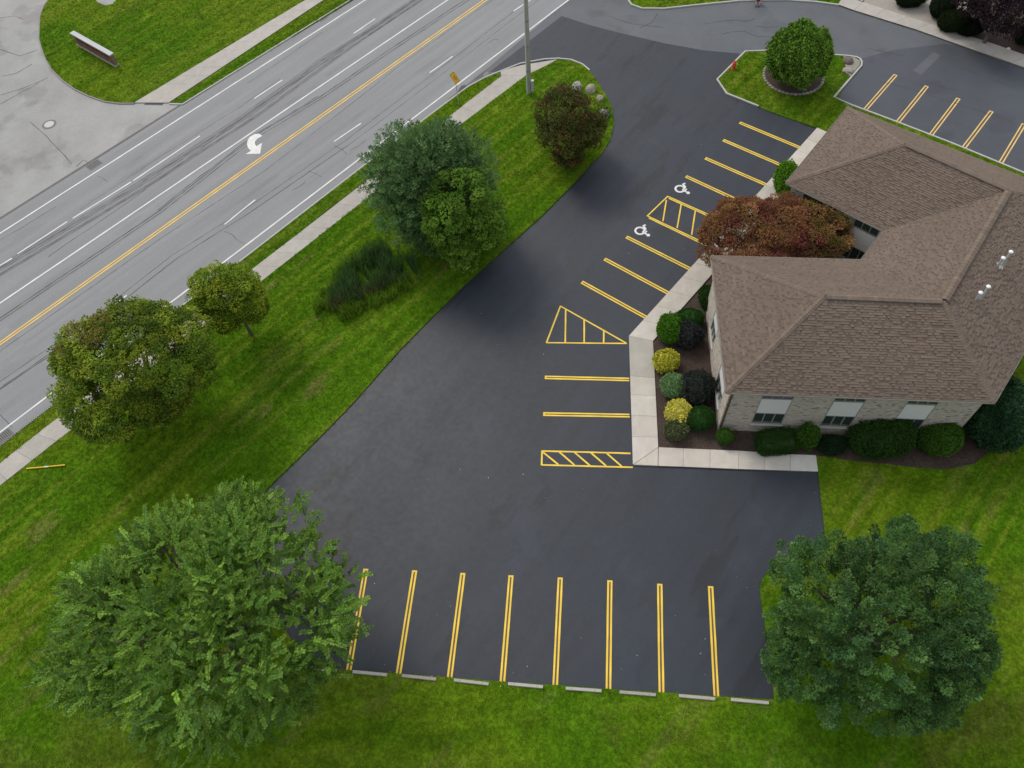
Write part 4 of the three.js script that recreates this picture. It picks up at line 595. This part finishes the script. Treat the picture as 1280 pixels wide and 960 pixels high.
shrub('shrub', 'dark mossy-green clipped shrub overhanging the curved walk', 1193, 26, V(1.35, 0.8, 1.0), { seed: 50, leaves: 4200, palette: [[0.015, 0.026, 0.008], [0.022, 0.036, 0.010]], lobe: 0.08 });
shrub('shrub', 'blackish low shrub between the clipped shrub and the purple tree', 1213, 34, V(1.1, 0.55, 0.85), { seed: 51, leaves: 2800, palette: [[0.008, 0.013, 0.008], [0.012, 0.019, 0.010]], lobe: 0.1 });
shrub('shrub', 'dark low shrub by the curved walk where it meets the lawn', 1140, -4, V(1.4, 0.8, 0.8), { seed: 52, leaves: 3000, palette: [[0.012, 0.022, 0.011], [0.018, 0.030, 0.013]], lobe: 0.1 });
shrub('shrub', 'dark shrub beyond the purple tree at the end of the gravel bed', 1284, 44, V(0.9, 0.7, 0.9), { seed: 53, leaves: 2300, palette: [[0.012, 0.020, 0.010], [0.017, 0.028, 0.012]], lobe: 0.1 });

// gravel bed with a mulched part, island stones and mulch ring
struct('gravel_bed', slab(px([[1079, 3.6], [1162, 30.6], [1232, 52.6], [1400, 111], [1520, 60], [1300, -70], [1100, -45], [1091, -22]]), 0.06, -0.02), M.gravel);
struct('mulch_bed', slab(px([[1196, 42.5], [1232, 53], [1400, 112], [1520, 60], [1290, -60], [1215, -20], [1206, 20]]), 0.075, 0), M.mulch);
struct('gravel_corner', slab(px([[1054, 71.6], [1068, 73], [1074.4, 77], [1074.4, 82], [1062.5, 96.5], [1057.5, 91], [1056, 80]]), 0.1, 0), mat([0.33, 0.305, 0.27], 1, { map: tile(grainTex, 160) }));
{
  const c = P(991.5, 96), R = 2.3, r = rng(61), disc = []; for (let k = 0; k < 40; k++) { const a = k / 40 * 6.283; disc.push(V(c.x + Math.cos(a) * R, 0, c.z + Math.sin(a) * R)); }
  struct('mulch_bed', slab(disc, 0.115, 0), M.mulch);
  const ring = thing('stone_edging', 'ring of small grey edging stones around the ball-shaped bush', 'edging', V(c.x, 0.06, c.z)), stone = [0, 1, 2].map(k => { const g = new THREE.DodecahedronGeometry(0.16, 0), p = g.attributes.position; for (let i = 0; i < p.count; i++) p.setXYZ(i, p.getX(i) * (1.15 + 0.1 * k), p.getY(i) * 0.7, p.getZ(i) * 0.85); g.computeVertexNormals(); return g; }), sm = [[0.24, 0.22, 0.2], [0.2, 0.185, 0.165], [0.28, 0.26, 0.23]].map(q => mat(q, 0.95));
  for (let k = 0; k < 46; k++) { const a = k / 46 * 6.283, s = part('stone', stone[k % 3], sm[Math.floor(r() * 3)], ring); s.position.set(Math.cos(a) * (R + 0.1), 0.03 + r() * 0.02, Math.sin(a) * (R + 0.1)); s.rotation.y = -a + Math.PI / 2 + (r() - 0.5) * 0.4; }
}
function rock(label, x, y, s, tone, seed, group) {
  const g = new THREE.IcosahedronGeometry(1, 2), p = g.attributes.position, r = rng(seed); for (let i = 0; i < p.count; i++) { const d = V(p.getX(i), p.getY(i), p.getZ(i)), k = 0.75 + 0.5 * fbm(d.x * 1.6 + seed, d.z * 1.6 + d.y * 1.3 + seed * 2, 3); p.setXYZ(i, d.x * s[0] * k, Math.max(-0.1, d.y * s[1] * k), d.z * s[2] * k); } g.computeVertexNormals();
  const o = shade(new THREE.Mesh(g, mat(tone, 0.95, { map: tile(grainTex, 2) }))), b = P(x, y, 0.15); o.name = numbered('boulder'); o.position.set(b.x, LAWN + 0.03, b.z); o.rotation.y = r() * 6; o.userData = { label, category: 'rock' }; scene.add(o);
}
rock('pale lilac-grey boulder furthest from the lot edge beside the dark red tree', 721, 108.5, [0.55, 0.4, 0.42], [0.34, 0.31, 0.31], 71); rock('cream boulder at the driveway side of the dark red tree', 738.5, 112, [0.5, 0.5, 0.42], [0.36, 0.335, 0.27], 72); rock('small tan rock between the cream boulder and the grey one by the lot', 750, 122.5, [0.36, 0.3, 0.32], [0.33, 0.29, 0.23], 73); rock('grey boulder close to the lot edge by the dark red tree', 754.5, 143, [0.66, 0.5, 0.5], [0.29, 0.265, 0.25], 74);
rock('dark brown boulder on the gravel corner of the island', 1060, 76, [0.5, 0.3, 0.4], [0.16, 0.13, 0.115], 75); rock('pale flat stone on the gravel corner of the island', 1060, 88, [0.45, 0.2, 0.4], [0.36, 0.33, 0.29], 76); rock('small white stone at the edge of the curved walk', 1261, 60.5, [0.16, 0.13, 0.14], [0.75, 0.74, 0.7], 77);

// reeds and rough grass in the drainage hollow
function reeds(label, poly, count, h, pal, lean, w, seed) {
  const r = rng(seed), q = px(poly), list = []; let x0 = 1e9, x1 = -1e9, z0 = 1e9, z1 = -1e9; for (const p of q) { x0 = Math.min(x0, p.x); x1 = Math.max(x1, p.x); z0 = Math.min(z0, p.z); z1 = Math.max(z1, p.z); }
  const g = (() => { const pos = []; for (let s = 0; s < 3; s++) { const y0 = s / 3, y1 = (s + 1) / 3, a = w * (1 - y0 * y0), b = w * (1 - y1 * y1), l0 = lean * y0 * y0, l1 = lean * y1 * y1; pos.push(-a, y0, l0, a, y0, l0, b, y1, l1, -a, y0, l0, b, y1, l1, -b, y1, l1); } return quadMesh(pos); })();
  while (list.length < count) { const x = x0 + r() * (x1 - x0), z = z0 + r() * (z1 - z0); if (!inside(q, x, z) || fbm(x / 0.55 + seed, z / 0.55, 3) < 0.36 + 0.14 * r()) continue; const s = (h[0] + (h[1] - h[0]) * r()) * (0.45 + 1.1 * fbm(x / 0.9, z / 0.9, 3)); dummy.position.set(x, LAWN - 0.05, z); dummy.rotation.set((r() - 0.5) * 0.3, r() * 6.28, (r() - 0.5) * 0.3); dummy.scale.set(1, s, s); dummy.updateMatrix(); list.push([dummy.matrix.clone(), pick(pal, r)]); }
  const o = instanced(numbered('reeds'), list, g, LM.soft, scene); o.userData = { kind: 'stuff', label, category: 'reeds' };
}
reeds('dark blue-green cattail reeds crowding below the dome-shaped tree', [[410, 372], [430, 345], [455, 325], [480, 312], [520, 330], [530, 350], [500, 358], [470, 372], [440, 385], [418, 388]], 3000, [0.8, 1.5], [[0.045, 0.11, 0.03], [0.065, 0.145, 0.04], [0.095, 0.18, 0.05]], 0.3, 0.022, 81);
reeds('bright tall grass fringing the left end of the cattail reeds', [[394, 388], [403, 360], [430, 332], [460, 308], [480, 300], [475, 316], [446, 342], [424, 366], [420, 386], [440, 382], [475, 366], [505, 352], [516, 362], [478, 384], [440, 400], [410, 406], [396, 400]], 6000, [0.3, 0.85], [[0.12, 0.25, 0.012], [0.17, 0.32, 0.018], [0.20, 0.34, 0.028], [0.14, 0.22, 0.02]], 0.4, 0.022, 82);
reeds('dry brown stalks along the front of the cattail reeds', [[413, 385], [440, 372], [470, 360], [492, 350], [500, 355], [470, 372], [440, 384], [420, 392]], 700, [0.7, 1.2], [[0.16, 0.12, 0.07], [0.12, 0.10, 0.06], [0.22, 0.18, 0.11]], 0.3, 0.014, 83);

// ───────────────────────── street furniture and small things ─────────────────────────
{ // fallen leaves and flecks on the lot and grass
  const r = rng(404), list = [], pal = [[0.42, 0.40, 0.34], [0.30, 0.24, 0.12], [0.20, 0.22, 0.08], [0.55, 0.54, 0.5]];
  while (list.length < 170) { const x = 300 + r() * 720, y = 60 + r() * 870, p = P(x, y); const near = fbm(x / 60, y / 60, 2); if (near < 0.5 && r() < 0.7) continue; leafMatrix(p.setY(y > 845 || x < 330 ? LAWN + 0.05 : 0.016), V(r() - 0.5, 0.05, r() - 0.5), V(0, 1, 0), 0.3 + 0.4 * r()); list.push([mm.clone(), pick(pal, r)]); }
  const o = instanced(numbered('leaf_litter'), list, leafGeo(0.1, 0.07), LM.dense, scene); o.userData = { kind: 'stuff', label: 'fallen leaves scattered thinly over the sealed lot', category: 'leaves' };
}
{ // precast wheel blocks along the end of the stalls
  const sh = new THREE.Shape([[-0.08, 0], [0.08, 0], [0.06, 0.1], [-0.06, 0.1]].map(q => new THREE.Vector2(...q))), g = new THREE.ExtrudeGeometry(sh, { depth: 1.8, bevelEnabled: true, bevelSize: 0.012, bevelThickness: 0.012, bevelSegments: 1 }); g.translate(0, 0, -0.9); g.rotateY(Math.PI / 2);
  const tones = [[0.46, 0.44, 0.41], [0.40, 0.36, 0.33], [0.44, 0.42, 0.385], [0.48, 0.455, 0.42]].map(c => mat(c, 0.95, { map: grainTex }));
  [[441, 839.5, 484, 843.6], [502.5, 844.4, 545.5, 849], [567.5, 850, 611, 855], [635, 854.6, 679, 858.6], [707, 860.3, 752, 863.6], [774.5, 865, 820, 868.6], [848.5, 869.6, 894, 873.6], [913.5, 874.4, 961, 878.6], [380, 834, 421, 838.2]].forEach(([x0, y0, x1, y1], i) => {
    const a = P(x0, y0, 0.1), b = P(x1, y1, 0.1), d = b.clone().sub(a), t = thing('parking_block', i === 8 ? 'concrete parking block half hidden under the large feathery tree' : `concrete parking block at the grass edge, ${['eighth', 'seventh', 'sixth', 'fifth', 'fourth', 'third', 'second', 'first'][i]} from the dense dark green tree`, 'parking block', a.add(b).multiplyScalar(0.5).setY(0.06), 'concrete parking blocks along the stall row'); t.rotation.y = Math.atan2(-d.z, d.x); const m = part('block', g, tones[i % 4], t); m.scale.x = d.length() / 1.83;
    for (const s of [-0.6, 0.6]) { const p = new THREE.CylinderGeometry(0.02, 0.02, 0.01, 8); p.translate(s, 0.115, 0); part('pin', p, M.rust, t); }
  });
}
{ // utility pole
  const b = P(661.5, 117); b.y = 0.05; const t = thing('utility_pole', 'tall weathered wooden utility pole with conduit beside the pavement end', 'pole', b), wood = mat([0.27, 0.26, 0.235], 0.95, { map: barkTex.clone() }); wood.map.repeat.set(2, 4); wood.color = lin(3.4, 3.9, 4.1);
  part('shaft', rod(V(0, -0.2, 0), V(0.1, 12, 0), 0.17, 0.12, 16), wood, t);
  part('conduit', rod(V(-0.17, 0, 0.08), V(-0.1, 9.5, 0.06), 0.055, 0.055, 10), mat([0.62, 0.64, 0.64], 0.45), t);
  part('ground_wire', rod(V(0.19, 0.6, 0.05), V(0.2, 6, 0.03), 0.018, 0.018, 6), mat([0.5, 0.52, 0.5], 0.5), t);
  const bx2 = part('meter_box', box(0.24, 0.95, 0.2, 0.27, 0.75, 0.08), mat([0.45, 0.48, 0.48], 0.5), t); part('box_lid', box(0.27, 0.05, 0.23, 0.27, 1.25, 0.08), mat([0.58, 0.6, 0.6], 0.5), bx2);
  for (const y of [2.2, 4.4, 6.6]) part('strap', rod(V(-0.02 + y * 0.008, y, 0), V(-0.02 + y * 0.008, y + 0.06, 0), 0.19, 0.19, 12), mat([0.3, 0.3, 0.3], 0.4, { metalness: 0.6 }), t);
}
{ // warning sign on a post
  const b = P(573.4, 131.7); b.y = LAWN; const t = thing('warning_sign', 'orange diamond warning sign on a thin post in the grass verge', 'sign', b), s = 0.62;
  part('post', merge([rod(V(0, -0.2, 0), V(0, 3.2, 0), 0.028, 0.028, 8)]), mat([0.4, 0.42, 0.42], 0.5, { metalness: 0.4 }), t);
  const tex = texture(128, 128, (u, v) => { const x = u - 0.5, y = v - 0.5, e = Math.max(Math.abs(x), Math.abs(y)); if (e > 0.44 && e < 0.465) return [0.03, 0.02, 0.01]; const p = (x + y) * 0.707, q = (y - x) * 0.707; const row = Math.floor((q + 0.24) / 0.16); const hit = Math.abs(p) < 0.27 - Math.abs(q) * 0.35 && q > -0.24 && q < 0.24 && ((q + 0.24) % 0.16) < 0.085 && noise(p * 26 + row * 9, row * 5) > 0.34; return hit ? [0.12, 0.06, 0.01] : [0.9, 0.48, 0.014]; });
  const pl = new THREE.BoxGeometry(0.86, 0.86, 0.008); pl.rotateZ(Math.PI / 4); const pm = mat(0xffffff, 0.45, { map: tex }); const m = part('panel', pl, pm, t); m.position.set(0, 2.62, 0); const face = V(-rc, 0, rs); m.position.addScaledVector(face, 0.035); m.rotation.y = Math.atan2(face.x, face.z);
}
{ // small lawn sign
  const b = P(608, 101); b.y = LAWN; const t = thing('lawn_sign', 'small white lawn sign on wire stakes by the kerb near the driveway mouth', 'sign', b); t.rotation.y = 0.5;
  part('panel', box(0.5, 0.3, 0.012, 0, 0.55, 0), mat([0.7, 0.71, 0.68], 0.6), t); for (const s of [-0.16, 0.16]) part('stake', rod(V(s, -0.1, 0.012), V(s, 0.66, 0.012), 0.008), mat([0.5, 0.5, 0.48], 0.5), t); part('cross_wire', rod(V(-0.16, 0.3, 0.012), V(0.16, 0.3, 0.012), 0.007), mat([0.5, 0.5, 0.48], 0.5), t);
}
{ // brick monument sign across the street
  const a = P(90.5, 41, 1.25), e = P(139.5, 68.5, 1.25), d = e.clone().sub(a), L = d.length(), c = a.clone().add(e).multiplyScalar(0.5); c.y = 0.05; const t = thing('monument_sign', 'low long brick sign wall with a pale stone cap on the lawn across the street', 'sign', c); t.rotation.y = Math.atan2(-d.z, d.x);
  part('cap', box(L + 0.1, 0.1, 0.46, 0, 1.24, 0), mat([0.50, 0.52, 0.55], 0.7, { map: grainTex }), t); part('footing', box(L - 0.05, 0.22, 0.44, 0, 0.05, 0), mat([0.36, 0.33, 0.29], 0.95), t);
  const core2 = part('wall', box(L - 0.14, 1.03, 0.27, 0, 0.67, 0), mat([0.22, 0.17, 0.14], 1), t), pos = [], cc = [], r = rng(91), tones = [[0.17, 0.075, 0.05], [0.21, 0.095, 0.062], [0.145, 0.062, 0.045], [0.19, 0.10, 0.07]];
  for (let y = 0.17, row = 0; y < 1.12; y += 0.076, row++) for (let u = -L / 2 + 0.05 + (row % 2) * 0.1; u < L / 2 - 0.15; u += 0.21) for (const s of [-1, 1]) { const k = tones[Math.floor(r() * 4)], g = bare(new THREE.BoxGeometry(0.2, 0.065, 0.03)); g.translate(u + 0.1, y + 0.033, s * 0.145); const p = g.attributes.position.array; for (let i = 0; i < p.length; i += 3) { pos.push(p[i], p[i + 1], p[i + 2]); cc.push(...k); } }
  part('brickwork', quadMesh(pos, cc), MB.brick, core2, true);
  part('sign_band', box(L * 0.82, 0.3, 0.02, 0, 0.86, 0.172), mat([0.075, 0.03, 0.028], 0.6), t);
}
{ // hydrant
  const b = P(916.5, 86.5); b.y = 0.06; const t = thing('fire_hydrant', 'small red-orange hydrant with a yellow side cap at the island kerb', 'hydrant', b), red = mat([0.62, 0.06, 0.02], 0.4), yel = mat([0.75, 0.42, 0.05], 0.45);
  const body = new THREE.LatheGeometry([[0.2, 0], [0.2, 0.05], [0.14, 0.07], [0.13, 0.45], [0.17, 0.48], [0.17, 0.53], [0.13, 0.58], [0.08, 0.66], [0.04, 0.69], [0.04, 0.74], [0, 0.74]].map(q => new THREE.Vector2(...q)), 20); part('barrel', body, red, t);
  part('nozzle_cap', merge([rod(V(0.1, 0.38, 0), V(0.25, 0.38, 0), 0.085, 0.09, 12)]), yel, t); part('nozzle_cap', merge([rod(V(0, 0.38, 0.1), V(0, 0.38, 0.22), 0.07, 0.075, 12)]), red, t); part('bonnet_nut', box(0.05, 0.06, 0.05, 0, 0.77, 0), yel, t);
}
{ // yellow pole lying on the lawn
  const a = P(35, 587), b = P(83, 582.5); a.y = b.y = LAWN + 0.07; const c = a.clone().add(b).multiplyScalar(0.5), t = thing('marker_pole', 'thin yellow plastic pole lying on the lawn near the pavement', 'pole', c.clone()), q = k => a.clone().lerp(b, k).sub(c);
  part('sleeve', rod(q(0), q(0.46), 0.045), mat([0.72, 0.48, 0.02], 0.5), t); part('reflector_band', rod(q(0.46), q(0.56), 0.046), mat([0.75, 0.75, 0.7], 0.4), t); part('sleeve', rod(q(0.56), q(1), 0.045), mat([0.72, 0.48, 0.02], 0.5), t);
}
{ // person sitting on the kerb, feet on the asphalt
  const foot = P(946.5, 8.2), seat = P(947.5, 0.2), back = seat.clone().sub(foot).setY(0).normalize(), t = thing('person', 'person in dark shorts and dark shoes sitting on the kerb with bare legs', 'person', foot.clone().setY(0.004)); t.rotation.y = Math.atan2(-back.x, -back.z);
  // local frame: +z towards the lot, x to the side
  const J = [], bone = (a, b, r0, r1, k) => J.push([V(...a), V(...b), r0, r1, k]);
  for (const s of [-1, 1]) { bone([s * 0.10, 0.23, -0.62], [s * 0.23, 0.52, -0.32], 0.085, 0.06, 1); bone([s * 0.23, 0.52, -0.32], [s * 0.13, 0.1, -0.06], 0.058, 0.038, 0); bone([s * 0.13, 0.06, -0.08], [s * 0.12, 0.045, 0.12], 0.048, 0.04, 2); bone([s * 0.18, 0.68, -0.58], [s * 0.26, 0.45, -0.5], 0.05, 0.042, 3); bone([s * 0.26, 0.45, -0.5], [s * 0.2, 0.52, -0.26], 0.038, 0.03, 0); }
  bone([0, 0.25, -0.62], [0, 0.5, -0.62], 0.15, 0.14, 3); bone([0, 0.5, -0.62], [0, 0.68, -0.58], 0.15, 0.13, 3); bone([-0.16, 0.69, -0.58], [0.16, 0.69, -0.58], 0.07, 0.07, 3); bone([0, 0.7, -0.57], [0, 0.82, -0.54], 0.055, 0.05, 0); bone([0, 0.88, -0.52], [0, 0.95, -0.53], 0.085, 0.095, 0); bone([0, 0.96, -0.555], [0, 0.98, -0.56], 0.09, 0.085, 4); bone([0, 0.89, -0.43], [0, 0.87, -0.425], 0.016, 0.014, 0);
  const N = 96, mc = new MarchingCubes(N, mat(0xffffff), false, false, 200000), S = 0.62, o = V(0, 0.5, -0.25), tones = [[0.42, 0.25, 0.18], [0.028, 0.022, 0.02], [0.02, 0.02, 0.024], [0.08, 0.09, 0.12], [0.05, 0.03, 0.02]];
  const dist = (p, b) => { const ab = b[1].clone().sub(b[0]), k = Math.min(1, Math.max(0, p.clone().sub(b[0]).dot(ab) / ab.lengthSq())); return p.distanceTo(b[0].clone().addScaledVector(ab, k)) - (b[2] + (b[3] - b[2]) * k); };
  const p = V(0, 0, 0); for (let k = 0; k < N; k++) for (let j = 0; j < N; j++) for (let i = 0; i < N; i++) { p.set(o.x + (i / (N / 2) - 1) * S, o.y + (j / (N / 2) - 1) * S, o.z + (k / (N / 2) - 1) * S); let e = 0; for (const b of J) e += Math.exp(-dist(p, b) * 55); mc.field[i + j * N + k * N * N] = Math.log(e + 1e-30) / 55; }
  mc.isolation = 0; mc.update(); const cnt = mc.count, pos = [], cc = [];
  for (let i = 0; i < cnt; i++) { const q = V(mc.positionArray[i * 3] * S + o.x, mc.positionArray[i * 3 + 1] * S + o.y, mc.positionArray[i * 3 + 2] * S + o.z); pos.push(q.x, q.y, q.z); let best = 1e9, kk = 0; for (const b of J) { const d = dist(q, b); if (d < best) { best = d; kk = b[4]; } } cc.push(...tones[kk]); }
  const geo = quadMesh(pos, cc), fing = []; for (const s of [-1, 1]) for (let f = 0; f < 5; f++) { const x = s * (0.2 + (f - 2) * -0.017), z0 = -0.25, a = V(x, 0.52, z0), m = V(x + (f === 0 ? s * -0.02 : 0), 0.515, z0 + (f === 0 ? 0.02 : 0.04)), e = V(x + (f === 0 ? s * -0.03 : 0), 0.49, z0 + (f === 0 ? 0.035 : [0, 0.062, 0.068, 0.064, 0.052][f])); fing.push(rod(a, m, 0.0095, 0.009, 6), rod(m, e, 0.009, 0.007, 6)); }
  part('body', geo, mat(0xffffff, 0.8, { vertexColors: true }), t); part('fingers', merge(fing), mat(tones[0], 0.7), t);
}
renderer.render(scene, camera);
